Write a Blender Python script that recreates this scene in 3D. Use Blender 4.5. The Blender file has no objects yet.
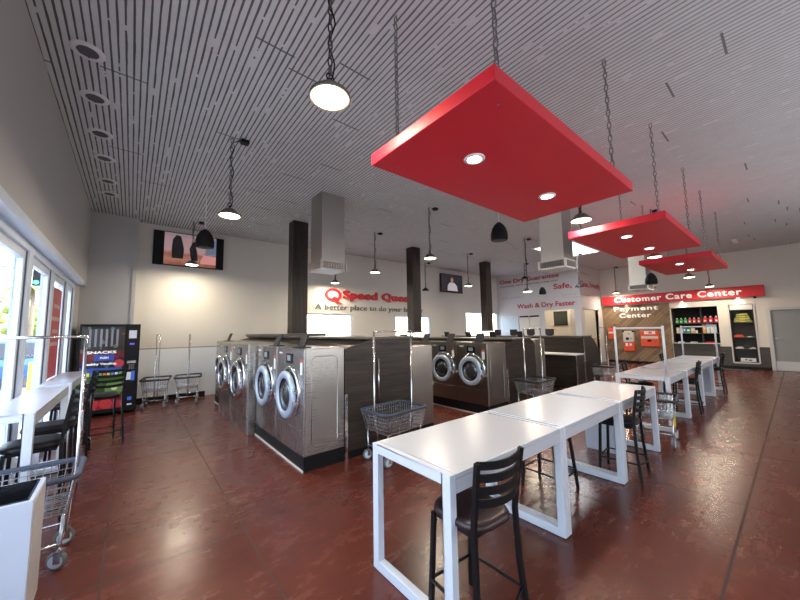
import bpy, bmesh, math, random
from mathutils import Vector, Matrix
random.seed(7)
PI = math.pi
SC = bpy.context.scene
COL = SC.collection

# ------------------------------------------------------------------ helpers
class MB:
    def __init__(s):
        s.bm = bmesh.new(); s.mi = 0
    def _face(s, vs, smooth=False):
        try:
            f = s.bm.faces.new(vs); f.material_index = s.mi; f.smooth = smooth
            return f
        except ValueError:
            return None
    def box(s, x0, x1, y0, y1, z0, z1, M=None):
        P = [(x0,y0,z0),(x1,y0,z0),(x1,y1,z0),(x0,y1,z0),(x0,y0,z1),(x1,y0,z1),(x1,y1,z1),(x0,y1,z1)]
        v = [s.bm.verts.new((M @ Vector(p)) if M else p) for p in P]
        for q in ((0,3,2,1),(4,5,6,7),(0,1,5,4),(1,2,6,5),(2,3,7,6),(3,0,4,7)):
            s._face([v[i] for i in q])
        return s
    def cbox(s, c, size, rot=None):
        M = Matrix.Translation(c) @ (rot if rot else Matrix.Identity(4))
        a, b, d = [k/2 for k in size]
        return s.box(-a,a,-b,b,-d,d,M)
    def prism(s, pts, axis, a0, a1):
        """pts 2D polygon; axis 'x': (y,z), 'y': (x,z), 'z': (x,y)"""
        def mk(p, a):
            return {'x': (a,p[0],p[1]), 'y': (p[0],a,p[1]), 'z': (p[0],p[1],a)}[axis]
        A = [s.bm.verts.new(mk(p,a0)) for p in pts]; B = [s.bm.verts.new(mk(p,a1)) for p in pts]
        s._face(A[::-1]); s._face(B)
        n = len(pts)
        for i in range(n):
            s._face([A[i],A[(i+1)%n],B[(i+1)%n],B[i]])
        return s
    def tube(s, pts, r, seg=8, closed=False, cap=True):
        pts = [Vector(p) for p in pts]; n = len(pts); rings = []
        up = None
        for i, p in enumerate(pts):
            if closed:
                t = (pts[(i+1)%n]-pts[i-1])
            else:
                t = (pts[min(i+1,n-1)]-pts[max(i-1,0)])
            if t.length < 1e-9: t = Vector((0,0,1))
            t.normalize()
            if up is None:
                up = Vector((0,0,1)) if abs(t.z) < .9 else Vector((1,0,0))
            u = up - t*up.dot(t)
            if u.length < 1e-6:
                u = Vector((1,0,0)) - t*t.x
                if u.length < 1e-6: u = Vector((0,1,0))
            u.normalize(); up = u; w = t.cross(u)
            rr = r[i] if isinstance(r,(list,tuple)) else r
            off = PI/seg if seg == 4 else 0
            rings.append([s.bm.verts.new(p + u*rr*math.cos(2*PI*k/seg+off) + w*rr*math.sin(2*PI*k/seg+off)) for k in range(seg)])
        m = n if closed else n-1
        for i in range(m):
            A, B = rings[i], rings[(i+1)%n]
            for k in range(seg):
                s._face([A[k],A[(k+1)%seg],B[(k+1)%seg],B[k]], seg > 4)
        if cap and not closed:
            s._face(rings[0][::-1]); s._face(rings[-1])
        return s
    def lathe(s, prof, c=(0,0,0), axis='z', seg=24, cap=True):
        """prof: list of (radius, height along axis)"""
        c = Vector(c); rings = []
        for r, h in prof:
            ring = []
            for k in range(seg):
                a = 2*PI*k/seg; x, y = r*math.cos(a), r*math.sin(a)
                p = {'z': (x,y,h), 'x': (h,x,y), 'y': (y,h,x)}[axis]
                ring.append(s.bm.verts.new(c+Vector(p)))
            rings.append(ring)
        for A, B in zip(rings, rings[1:]):
            for k in range(seg):
                s._face([A[k],A[(k+1)%seg],B[(k+1)%seg],B[k]], True)
        if cap:
            if prof[0][0] > 1e-6: s._face(rings[0][::-1])
            if prof[-1][0] > 1e-6: s._face(rings[-1])
        return s
    def disc(s, c, r, axis='z', seg=24):
        return s.lathe([(r,0),(r,.001)], c, axis, seg)
    def ball(s, c, r, sc=(1,1,1), seg=12):
        n = seg//2; prof = []
        M = Matrix.Translation(c) @ Matrix.Diagonal((sc[0],sc[1],sc[2],1))
        b = bmesh.ops.create_uvsphere(s.bm, u_segments=seg, v_segments=n, radius=r, matrix=M)
        for v in b['verts']:
            for f in v.link_faces: f.smooth = True; f.material_index = s.mi
        return s
    def build(s, name, mat, parent=None, bevel=0, bseg=2):
        me = bpy.data.meshes.new(name)
        bmesh.ops.remove_doubles(s.bm, verts=s.bm.verts, dist=1e-6)
        bmesh.ops.recalc_face_normals(s.bm, faces=s.bm.faces)
        s.bm.to_mesh(me); s.bm.free()
        for m in (mat if isinstance(mat,(list,tuple)) else [mat]): me.materials.append(m)
        o = bpy.data.objects.new(name, me); COL.objects.link(o)
        if parent: o.parent = parent
        if bevel:
            b = o.modifiers.new('bevel','BEVEL'); b.width = bevel; b.segments = bseg; b.limit_method = 'ANGLE'; b.angle_limit = math.radians(50)
        return o

def tag(o, label, cat, group=None):
    o['label'] = label; o['category'] = cat
    if group: o['group'] = group
    return o
def thing(name, label, cat, loc=(0,0,0), rz=0, group=None):
    o = bpy.data.objects.new(name, None); COL.objects.link(o)
    o.empty_display_size = .1
    o.location = loc; o.rotation_euler = (0,0,rz)
    return tag(o, label, cat, group)
def struct(o):
    o['kind'] = 'structure'; return o
def sroot(name, loc=(0,0,0)):
    o = bpy.data.objects.new(name, None); COL.objects.link(o); o.location = loc
    o['kind'] = 'structure'; return o
def kids(o):
    return [c for c in KID.get(o.name, [])]
KID = {}
def index():
    KID.clear()
    for o in bpy.data.objects:
        if o.parent: KID.setdefault(o.parent.name, []).append(o)
def dup(root, loc, rz, label, group=None):
    def rec(o, par):
        c = o.copy(); COL.objects.link(c)
        if par: c.parent = par
        for ch in list(KID.get(o.name, [])): rec(ch, c)
        return c
    r = rec(root, None)
    r.location = loc; r.rotation_euler = (0,0,rz); r['label'] = label
    if group: r['group'] = group
    return r

# ------------------------------------------------------------------ materials
def newmat(name):
    m = bpy.data.materials.new(name); m.use_nodes = True
    nt = m.node_tree; b = nt.nodes['Principled BSDF']
    return m, nt, b
def N(nt, typ, **kw):
    n = nt.nodes.new(typ)
    for k, v in kw.items():
        if k.startswith('i_'):
            key = k[2:]; key = int(key) if key.isdigit() else key
            n.inputs[key].default_value = v
        else: setattr(n, k, v)
    return n
def math_(nt, op, a, b=None, c=None):
    n = nt.nodes.new('ShaderNodeMath'); n.operation = op
    for i, v in enumerate((a, b, c)):
        if v is None: continue
        if isinstance(v, (int, float)): n.inputs[i].default_value = v
        else: nt.links.new(v, n.inputs[i])
    return n.outputs[0]
def mixc(nt, fac, a, b):
    n = nt.nodes.new('ShaderNodeMix'); n.data_type = 'RGBA'
    for sock, v in ((n.inputs[0], fac), (n.inputs[6], a), (n.inputs[7], b)):
        if isinstance(v, (int, float)): sock.default_value = v
        elif isinstance(v, (tuple, list)): sock.default_value = (*v[:3], 1)
        else: nt.links.new(v, sock)
    return n.outputs[2]
def coords(nt, scale=(1,1,1)):
    t = nt.nodes.new('ShaderNodeTexCoord'); mp = nt.nodes.new('ShaderNodeMapping')
    mp.inputs['Scale'].default_value = scale
    nt.links.new(t.outputs['Object'], mp.inputs['Vector'])
    return mp.outputs[0]
def noise(nt, vec, scale, detail=4, rough=.55):
    n = N(nt, 'ShaderNodeTexNoise', i_Scale=scale, i_Detail=detail, i_Roughness=rough)
    nt.links.new(vec, n.inputs['Vector']); return n.outputs['Fac']
def plain(name, col, rough=.5, metal=0, var=.06, nscale=6, spec=None, bump=0, coat=0):
    m, nt, b = newmat(name)
    f = noise(nt, coords(nt), nscale)
    lo = tuple(c*(1-var) for c in col); hi = tuple(min(1,c*(1+var)) for c in col)
    nt.links.new(mixc(nt, f, lo, hi), b.inputs['Base Color'])
    b.inputs['Roughness'].default_value = rough; b.inputs['Metallic'].default_value = metal
    if spec is not None: b.inputs['Specular IOR Level'].default_value = spec
    if coat: b.inputs['Coat Weight'].default_value = coat; b.inputs['Coat Roughness'].default_value = .08
    if bump:
        bp = N(nt, 'ShaderNodeBump', i_Strength=bump, i_Distance=.01)
        nt.links.new(noise(nt, coords(nt), nscale*8), bp.inputs['Height']); nt.links.new(bp.outputs[0], b.inputs['Normal'])
    return m
def emis(name, col, strength):
    m, nt, b = newmat(name)
    b.inputs['Base Color'].default_value = (*col, 1)
    b.inputs['Emission Color'].default_value = (*col, 1); b.inputs['Emission Strength'].default_value = strength
    return m
def steel(name, col=(.50,.48,.45), rough=.27, stretch=(60,60,1.5), metal=1):
    m, nt, b = newmat(name)
    f = noise(nt, coords(nt, stretch), 3, 3)
    g = noise(nt, coords(nt), 1.3, 2)
    c1 = mixc(nt, f, tuple(c*.93 for c in col), col)
    nt.links.new(c1, b.inputs['Base Color'])
    b.inputs['Metallic'].default_value = metal
    r = math_(nt, 'ADD', math_(nt, 'MULTIPLY', f, .05), rough-.02)
    nt.links.new(math_(nt, 'ADD', r, math_(nt, 'MULTIPLY', g, .05)), b.inputs['Roughness'])
    bp = N(nt, 'ShaderNodeBump', i_Strength=.04, i_Distance=.02)
    nt.links.new(noise(nt, coords(nt), 2.2, 1), bp.inputs['Height']); nt.links.new(bp.outputs[0], b.inputs['Normal'])
    return m
def wood(name, dark, light, stretch=(1,1,22), scale=2.2, rough=.38):
    m, nt, b = newmat(name)
    f = noise(nt, coords(nt, stretch), scale, 6, .65)
    g = noise(nt, coords(nt, tuple(s*.3 for s in stretch)), scale, 2)
    r = N(nt, 'ShaderNodeValToRGB'); r.color_ramp.elements[0].position = .32; r.color_ramp.elements[1].position = .72
    r.color_ramp.elements[0].color = (*dark,1); r.color_ramp.elements[1].color = (*light,1)
    nt.links.new(math_(nt, 'ADD', math_(nt,'MULTIPLY',f,.75), math_(nt,'MULTIPLY',g,.25)), r.inputs[0])
    nt.links.new(r.outputs[0], b.inputs['Base Color']); b.inputs['Roughness'].default_value = rough; b.inputs['Specular IOR Level'].default_value = .3
    return m
def glassm(name, tint=(1,1,1), refl=.06):
    m, nt, b = newmat(name); nt.nodes.remove(b)
    out = nt.nodes['Material Output']
    t = N(nt, 'ShaderNodeBsdfTransparent'); t.inputs[0].default_value = (*tint,1)
    g = N(nt, 'ShaderNodeBsdfGlossy', i_Roughness=.02)
    mx = N(nt, 'ShaderNodeMixShader', i_Fac=refl)
    nt.links.new(t.outputs[0], mx.inputs[1]); nt.links.new(g.outputs[0], mx.inputs[2])
    nt.links.new(mx.outputs[0], out.inputs[0])
    return m

def floor_mat():
    m, nt, b = newmat('stained_concrete')
    v = coords(nt)
    n1 = noise(nt, v, .55, 5, .6); n2 = noise(nt, coords(nt,(1,2.2,1)), 2.4, 8, .72); n3 = noise(nt, v, 14, 4, .7)
    r = N(nt, 'ShaderNodeValToRGB'); e = r.color_ramp.elements
    e[0].position = .30; e[0].color = (.048,.0120,.0080,1); e[1].position = .78; e[1].color = (.235,.070,.040,1)
    k = e.new(.52); k.color = (.118,.0280,.0165,1)
    nt.links.new(math_(nt,'ADD',math_(nt,'MULTIPLY',n1,.45),math_(nt,'ADD',math_(nt,'MULTIPLY',n2,.4),math_(nt,'MULTIPLY',n3,.15))), r.inputs[0])
    sx = N(nt,'ShaderNodeSeparateXYZ'); nt.links.new(v, sx.inputs[0])
    wob = math_(nt,'MULTIPLY',math_(nt,'SUBTRACT',n3,.5),.012)
    def joint(axis, off, per, w):
        q = math_(nt,'DIVIDE',math_(nt,'SUBTRACT',math_(nt,'ADD',axis,wob),off),per)
        d = math_(nt,'MULTIPLY',math_(nt,'ABSOLUTE',math_(nt,'SUBTRACT',math_(nt,'FRACT',math_(nt,'ADD',q,.5)),.5)),per)
        return math_(nt,'LESS_THAN',d,w)
    jx = joint(sx.outputs[0], -.083, .9, .006); jy = joint(sx.outputs[1], .43, 2.66, .009)
    j = math_(nt,'MAXIMUM',jx,jy)
    nt.links.new(mixc(nt, math_(nt,'MULTIPLY',j,.85), r.outputs[0], (.03,.010,.008)), b.inputs['Base Color'])
    rg = math_(nt,'ADD',math_(nt,'MULTIPLY',n2,.22),.15)
    nt.links.new(math_(nt,'ADD',rg,math_(nt,'MULTIPLY',j,.3)), b.inputs['Roughness'])
    b.inputs['Specular IOR Level'].default_value = .5
    bp = N(nt,'ShaderNodeBump',i_Strength=.045,i_Distance=.010)
    h = math_(nt,'SUBTRACT',math_(nt,'ADD',math_(nt,'MULTIPLY',n2,.5),math_(nt,'MULTIPLY',n3,.15)),math_(nt,'MULTIPLY',j,.6))
    nt.links.new(h, bp.inputs['Height']); nt.links.new(bp.outputs[0], b.inputs['Normal'])
    return m
def ceiling_mat():
    m, nt, b = newmat('slatted_ceiling')
    v = coords(nt); sx = N(nt,'ShaderNodeSeparateXYZ'); nt.links.new(v, sx.inputs[0])
    X, Y = sx.outputs[0], sx.outputs[1]
    per = .060
    q = math_(nt,'DIVIDE',X,per); row = math_(nt,'FLOOR',q); fr = math_(nt,'FRACT',q)
    # broken dark gap between boards: noise along the board, different for each row
    cmb = N(nt,'ShaderNodeCombineXYZ'); nt.links.new(math_(nt,'MULTIPLY',row,7.31),cmb.inputs[0]); nt.links.new(math_(nt,'MULTIPLY',Y,2.6),cmb.inputs[1])
    br = noise(nt, cmb.outputs[0], 1.0, 3, .6)
    wide = noise(nt, v, .8, 3)
    gw = math_(nt,'ADD',math_(nt,'MULTIPLY',br,.34),.11)
    gap = math_(nt,'LESS_THAN',fr,gw)
    on = math_(nt,'GREATER_THAN',br,.36)
    gap = math_(nt,'MULTIPLY',gap,on)
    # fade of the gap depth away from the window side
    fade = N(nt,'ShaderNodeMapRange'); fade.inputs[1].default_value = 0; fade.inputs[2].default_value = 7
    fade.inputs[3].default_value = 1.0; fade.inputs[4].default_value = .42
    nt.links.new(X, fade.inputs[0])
    # butt joints across a few boards
    cell = math_(nt,'FLOOR',math_(nt,'DIVIDE',X,.39))
    wn = N(nt,'ShaderNodeTexWhiteNoise'); wn.noise_dimensions = '1D'; nt.links.new(cell, wn.inputs['W'])
    jq = math_(nt,'ADD',math_(nt,'DIVIDE',Y,1.9),math_(nt,'MULTIPLY',wn.outputs[0],1.0))
    jd = math_(nt,'MULTIPLY',math_(nt,'ABSOLUTE',math_(nt,'SUBTRACT',math_(nt,'FRACT',jq),.5)),1.9)
    jn = math_(nt,'LESS_THAN',jd,.011)
    wn2 = N(nt,'ShaderNodeTexWhiteNoise'); wn2.noise_dimensions = '2D'
    c2 = N(nt,'ShaderNodeCombineXYZ'); nt.links.new(cell,c2.inputs[0]); nt.links.new(math_(nt,'FLOOR',jq),c2.inputs[1]); nt.links.new(c2.outputs[0], wn2.inputs['Vector'])
    jn = math_(nt,'MULTIPLY',jn,math_(nt,'GREATER_THAN',wn2.outputs[0],.62))
    spots = noise(nt, v, 5, 6, .7)
    base = mixc(nt, spots, (.53,.55,.565), (.70,.72,.73))
    base = mixc(nt, math_(nt,'MULTIPLY',math_(nt,'GREATER_THAN',spots,.70),.5), base, (.75,.75,.74))
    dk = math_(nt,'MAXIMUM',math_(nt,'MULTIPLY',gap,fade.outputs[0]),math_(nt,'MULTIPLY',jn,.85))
    nt.links.new(mixc(nt, math_(nt,'MULTIPLY',dk,.90), base, (.030,.031,.035)), b.inputs['Base Color'])
    b.inputs['Roughness'].default_value = .75
    bp = N(nt,'ShaderNodeBump',i_Strength=.5,i_Distance=.02)
    nt.links.new(math_(nt,'SUBTRACT',1,dk), bp.inputs['Height']); nt.links.new(bp.outputs[0], b.inputs['Normal'])
    return m
def chevron_mat():
    m, nt, b = newmat('diagonal_reclaimed_planks')
    v = coords(nt); sx = N(nt,'ShaderNodeSeparateXYZ'); nt.links.new(v, sx.inputs[0])
    Y, Z = sx.outputs[1], sx.outputs[2]
    d = math_(nt,'DIVIDE',math_(nt,'ADD',Y,Z),.16)
    row = math_(nt,'FLOOR',d); fr = math_(nt,'FRACT',d)
    al = math_(nt,'SUBTRACT',Y,Z)
    wn = N(nt,'ShaderNodeTexWhiteNoise'); wn.noise_dimensions='1D'; nt.links.new(row, wn.inputs['W'])
    seg = math_(nt,'ADD',math_(nt,'DIVIDE',al,1.1),math_(nt,'MULTIPLY',wn.outputs[0],3))
    w2 = N(nt,'ShaderNodeTexWhiteNoise'); w2.noise_dimensions='2D'
    c = N(nt,'ShaderNodeCombineXYZ'); nt.links.new(row,c.inputs[0]); nt.links.new(math_(nt,'FLOOR',seg),c.inputs[1]); nt.links.new(c.outputs[0],w2.inputs['Vector'])
    cg = N(nt,'ShaderNodeCombineXYZ'); nt.links.new(math_(nt,'MULTIPLY',d,6),cg.inputs[0]); nt.links.new(al,cg.inputs[1])
    gr = noise(nt, cg.outputs[0], 1.4, 4)
    r = N(nt,'ShaderNodeValToRGB'); r.color_ramp.elements[0].color=(.10,.062,.035,1); r.color_ramp.elements[1].color=(.36,.235,.13,1)
    nt.links.new(math_(nt,'ADD',math_(nt,'MULTIPLY',w2.outputs[0],.65),math_(nt,'MULTIPLY',gr,.35)), r.inputs[0])
    nt.links.new(mixc(nt, math_(nt,'LESS_THAN',fr,.06), r.outputs[0], (.03,.02,.012)), b.inputs['Base Color'])
    b.inputs['Roughness'].default_value = .6
    return m
def wall_mat(name, upper, lower=None, zsplit=1.3, rough=.55):
    m, nt, b = newmat(name)
    v = coords(nt); f = noise(nt, v, 2.0, 6, .6)
    col = mixc(nt, f, tuple(c*.95 for c in upper), upper)
    if lower:
        sx = N(nt,'ShaderNodeSeparateXYZ'); nt.links.new(v, sx.inputs[0])
        z = sx.outputs[2]
        col = mixc(nt, math_(nt,'LESS_THAN',z,zsplit), col, lower)
        d = math_(nt,'ABSOLUTE',math_(nt,'SUBTRACT',z,zsplit))
        col = mixc(nt, math_(nt,'LESS_THAN',d,.012), col, (.22,.22,.24))
    nt.links.new(col, b.inputs['Base Color']); b.inputs['Roughness'].default_value = rough
    bp = N(nt,'ShaderNodeBump',i_Strength=.08,i_Distance=.01); nt.links.new(noise(nt,v,60,2),bp.inputs['Height']); nt.links.new(bp.outputs[0],b.inputs['Normal'])
    return m

M = {}
M['floor'] = floor_mat(); M['ceiling'] = ceiling_mat(); M['planks'] = chevron_mat()
M['wall_sq'] = wall_mat('painted_wall_with_panel_base', (.70,.67,.61), (.74,.78,.82), 1.3)
M['wall_l'] = wall_mat('grey_wall_paint', (.46,.455,.45))
M['wall_c'] = wall_mat('cream_wall_paint', (.72,.67,.59))
M['wall_w'] = wall_mat('white_wall_paint', (.60,.585,.575))
M['tanroom'] = wall_mat('room_wall_tan_base', (.70,.64,.54), (.60,.36,.15), 1.1)
M['wains'] = wood('grey_wainscot', (.055,.050,.046), (.10,.092,.084), (1,1,14), 1.5, .45)
M['black_base'] = plain('black_base', (.007,.007,.008), .5, spec=.25)
M['white_fr'] = plain('white_window_frame', (.62,.70,.80), .4)
M['gasket'] = plain('dark_gasket', (.09,.09,.11), .6)
M['glass'] = glassm('window_glass')
M['red'] = plain('red_panel_paint', (.62,.012,.030), .42, var=.10, nscale=1.2)
M['redsign'] = plain('red_sign_face', (.62,.018,.025), .4, var=.04)
M['letter_w'] = emis('white_letter_face', (.90,.88,.83), .22)
M['letter_off'] = plain('white_letter', (.82,.80,.76), .4)
M['letter_r'] = plain('red_letter', (.62,.02,.025), .45)
M['letter_rt'] = plain('red_mural_letter', (.44,.035,.05), .6)
M['letter_dk'] = plain('dark_red_small_letter', (.20,.04,.06), .6)
M['letter_g'] = plain('grey_letter', (.17,.165,.16), .35, metal=.4)
M['letter_pale'] = plain('faded_mural_letter', (.50,.38,.36), .6)
M['black'] = plain('black_metal', (.006,.006,.007), .42, spec=.22)
M['ringgrey'] = plain('grey_fitting_ring', (.70,.70,.71), .6)
M['blackmat'] = plain('black_matte', (.008,.008,.009), .65, spec=.2)
M['chainm'] = steel('dark_chain_steel', (.12,.115,.11), .4)
M['zinc'] = steel('zinc_chain_steel', (.30,.29,.28), .4)
M['lens'] = emis('lit_lamp_lens', (1.0,.90,.70), 14)
M['lens2'] = emis('lit_downlight_lens', (1.0,.93,.80), 22)
M['lens_off'] = plain('unlit_lens', (.25,.25,.24), .3)
M['lampgrey'] = plain('lamp_trim', (.20,.18,.15), .4, metal=.5)
M['steel'] = steel('brushed_stainless', (.46,.44,.42), .24)
M['steel_side'] = steel('brushed_stainless_side', (.44,.42,.39), .25, (1.5,60,60))
M['steel_dk'] = steel('warm_dark_stainless', (.34,.30,.26), .26)
M['chrome'] = steel('chrome', (.78,.79,.80), .10)
M['ringrefl'] = plain('door_ring_blue_reflection', (.46,.56,.70), .28, metal=.35)  # blue reflection on the chrome rings, painted into their colour
M['duct'] = steel('duct_sheet_metal', (.46,.44,.41), .38)
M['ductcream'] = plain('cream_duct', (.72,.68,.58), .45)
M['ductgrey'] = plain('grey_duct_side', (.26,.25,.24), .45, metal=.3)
M['diff'] = plain('white_diffuser', (.80,.80,.76), .5)
M['wcol'] = wood('dark_column_wood', (.010,.0075,.006), (.055,.042,.033), (14,14,.9), 2.0, .38)
M['wbulk'] = wood('dark_bulkhead_laminate', (.012,.009,.0075), (.062,.047,.037), (.9,.9,16), 1.6, .36)
M['wledge'] = wood('grey_brown_ledge', (.055,.048,.042), (.14,.125,.11), (.9,.9,16), 1.6, .35)
M['drum'] = plain('dark_drum', (.006,.006,.008), .25)
M['dglass'] = plain('door_glass', (.030,.035,.042), .12, spec=.6)
M['drumsteel'] = steel('drum_steel', (.45,.47,.50), .22)
M['screen'] = plain('dark_control_screen', (.015,.017,.022), .15)
M['lcd'] = emis('control_readout', (.22,.25,.28), .10)
M['sticker'] = plain('white_sticker', (.80,.80,.80), .5)
M['sticker_r'] = plain('red_sticker', (.60,.10,.07), .5)
M['lid'] = plain('dark_lid_plastic', (.022,.022,.026), .5, spec=.25)
M['twhite'] = plain('white_table_laminate', (.52,.545,.59), .26, var=.02)
M['tframe'] = plain('white_powder_coat', (.62,.66,.72), .38, var=.02)
M['counter'] = plain('white_counter', (.78,.78,.76), .35, var=.03)
M['vinyl'] = plain('maroon_vinyl', (.026,.012,.013), .36, var=.2, bump=.1)
M['vinylb'] = plain('black_vinyl', (.010,.009,.010), .4, var=.2, bump=.1, spec=.3)
M['bumper'] = plain('blue_grey_bumper', (.045,.058,.085), .55)
M['bumper_dk'] = plain('dark_bumper', (.016,.018,.022), .55)
M['wire'] = steel('chrome_wire', (.62,.62,.62), .22)
M['rubber'] = plain('grey_rubber', (.13,.14,.15), .6)
M['wheel'] = plain('pale_wheel', (.52,.58,.62), .5)
M['yellow'] = plain('yellow_tag', (.75,.52,.05), .5)
M['binw'] = plain('white_bin_plastic', (.52,.58,.68), .35, var=.02)
M['bag'] = plain('black_liner', (.010,.010,.013), .25, bump=.6, nscale=9)
M['door'] = plain('grey_door_paint', (.30,.31,.30), .45, var=.03)
M['kick'] = plain('pale_kick_plate', (.62,.61,.59), .4, metal=.2)
M['doorfr'] = plain('pale_door_frame', (.62,.60,.57), .45)
M['orange'] = plain('orange_poster', (.78,.085,.025), .5)
M['kiosk'] = plain('kiosk_beige', (.66,.62,.55), .45)
M['asphalt'] = plain('asphalt', (.28,.28,.29), .9, bump=.2)
M['walk'] = plain('concrete_walk', (.62,.60,.56), .9)

def text(name, s, x0, z0, width, height, face, mat, parent=None, thick=.012, heavy=0.0, at=0.0, sp=1.0):
    """lettering fitted in a width x height box; face '-Y' (at=world y) or '-X' (at=world x, x0 is the world y of the left end)"""
    cu = bpy.data.curves.new(name, 'FONT'); cu.body = s; cu.size = 1; cu.extrude = .5; cu.resolution_u = 4; cu.space_character = sp
    ob = bpy.data.objects.new(name+'_tmp', cu); COL.objects.link(ob)
    bpy.context.view_layer.update()
    dg = bpy.context.evaluated_depsgraph_get()
    me = bpy.data.meshes.new_from_object(ob.evaluated_get(dg))
    bpy.data.objects.remove(ob); bpy.data.curves.remove(cu)
    xs = [v.co.x for v in me.vertices]; ys = [v.co.y for v in me.vertices]
    ax, bx, ay, by = min(xs), max(xs), min(ys), max(ys)
    if heavy:
        bm = bmesh.new(); bm.from_mesh(me); src = bm.verts[:] + bm.edges[:] + bm.faces[:]
        for k in range(8):
            d = bmesh.ops.duplicate(bm, geom=src); q = Vector((heavy*math.cos(k*PI/4), heavy*math.sin(k*PI/4), .002*(k-4)))
            for v in d['geom']:
                if isinstance(v, bmesh.types.BMVert): v.co += q
        bm.to_mesh(me); bm.free(); ax -= heavy; bx += heavy; ay -= heavy; by += heavy
    for v in me.vertices:
        u = (v.co.x-ax)/(bx-ax)*width; w = (v.co.y-ay)/(by-ay)*height; d = (v.co.z)*thick
        if face == '-Y': v.co = (x0+u, at-thick/2-.001-d, z0+w)
        elif face == '-X': v.co = (at-thick/2-.001-d, x0-u, z0+w)
    me.name = name; me.materials.clear(); me.materials.append(mat)
    o = bpy.data.objects.new(name, me); COL.objects.link(o)
    if parent: o.parent = parent
    return o

# ------------------------------------------------------------------ room shell
XL, XF, YB, YR, ZC = -.83, 17.9, 10.3, -3.4, 4.48
b = MB(); b.box(-1.05, 19.2, YR-.1, YB+.25, -.12, 0); struct(b.build('floor', M['floor']))
b = MB(); b.box(-1.1, 19.2, YR-.1, YB+.25, ZC, ZC+.12)
struct(b.build('ceiling', M['ceiling']))
# left wall: high wall over the shop windows, deep soffit, end pier
b = MB()
b.box(XL-.25, XL, YR, YB+.1, 2.74, ZC)
b.box(XL-.25, XL-.10, 9.25, YB+.1, 0, 2.74)
b.box(XL-.25, XL-.10, YR, YR+.3, 0, 2.74)
struct(b.build('wall_left', M['wall_l']))
b = MB(); b.box(XL-.14, XL+.012, YR, 9.35, 2.70, 2.80); struct(b.build('trim_1', M['white_fr'], bevel=.008))
# far-left wall carrying the big lettering, with three window openings
WB = [(4.05,6.22,1.0,2.28),(8.2,10.2,1.0,2.26),(12.65,15.35,1.0,2.52)]
b = MB(); x = XL
for (a,c,z0,z1) in WB:
    b.box(x, a, YB, YB+.2, 0, ZC); b.box(a, c, YB, YB+.2, 0, z0); b.box(a, c, YB, YB+.2, z1, ZC); x = c
b.box(x, XF, YB, YB+.2, 0, ZC)
b.box(XF, 19.2, YB, YB+.2, 0, ZC)
struct(b.build('wall_back', M['wall_sq']))
b = MB(); b.box(XL-.2, 0, 9.98, YB, 0, ZC); b.box(-.05,.02,9.96,9.98,0,ZC); struct(b.build('trim_2', M['wall_l']))
b = MB(); b.box(0.02, 1.6, YB-.02, YB, 0, .12); b.box(XL,.0,9.95,9.98,0,.12); struct(b.build('baseboard_back', M['black_base']))
# right-hand wall and the customer care wall
b = MB(); b.box(XL-.2, XF+.3, YR-.15, YR, 0, ZC); struct(b.build('wall_right', M['wall_w']))
b = MB()
T = .12
b.box(XF, XF+T, 3.42, YB, 0, ZC)
b.box(XF, XF+T, 1.97, 3.42, 0, .92); b.box(XF, XF+T, 1.97, 3.42, 2.42, ZC)
b.box(XF, XF+T, 1.64, 1.97, 0, ZC)
b.box(XF, XF+T, 1.00, 1.64, 0, .25); b.box(XF, XF+T, 1.00, 1.64, 2.44, ZC)
b.box(XF, XF+T, .62, 1.00, 0, ZC)
b.box(XF, XF+T, -.42, .62, 2.20, ZC)
b.box(XF, XF+T, YR, -.42, 0, ZC)
struct(b.build('wall_far', M['wall_c']))
b = MB(); b.box(18.7,18.8,YR,6.06,0,ZC); struct(b.build('wall_backing', M['wall_c']))  # unseen backing, added to stop outside light leaking in behind shelves and door
b = MB()
for y0, y1, z1 in ((2.0,3.42,.915),(1.66,2.0,.83),(1.0,1.66,.245),(.70,1.0,.83)):
    b.box(XF-.02, XF, y0, y1, 0, z1)
struct(b.build('trim_3', M['wains']))
b = MB(); b.box(XF-.035, XF-.021, .70, 6.0, 0, .10); b.box(XF-.03, XF, YR, -.52, 0, .1); struct(b.build('baseboard_far', M['black_base']))
# plank panel behind the payment machines
b = MB(); b.box(XF-.05, XF, 3.45, 6.02, .1, 2.66); struct(b.build('trim_4', M['planks']))
# inner block with the mural, doorway and screen alcove
XB, YK = 15.4, 6.06
b = MB()
b.box(XB, XB+.12, YK, YB, 2.50, ZC)
b.box(XB, XB+.12, 7.74, YB, 0, 2.50)
b.box(XB, XB+.12, YK, 6.34, 0, 2.50)
b.box(XB+.12, XF, YK, YK+.12, 2.47, ZC)
b.box(XB+.12, 15.74, YK, YK+.12, 0, 2.47); b.box(17.34, XF, YK, YK+.12, 0, 2.47)
struct(b.build('wall_inner', M['wall_w']))
b = MB(); b.box(16.9, XF, 7.2, 7.3, 0, ZC); b.box(XB+.12, XF, 8.9, 9.0, 0, ZC); b.box(XF-.05, XF, YK+.12, 8.9, 0, ZC); struct(b.build('wall_room', M['tanroom']))
b = MB()
for x0,x1,z0,z1 in ((15.66,15.74,0,2.55),(17.34,17.42,0,2.55),(15.66,17.42,2.47,2.55)): b.box(x0,x1,YK-.02,YK+.13,z0,z1)
struct(b.build('trim_5', M['doorfr']))

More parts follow.
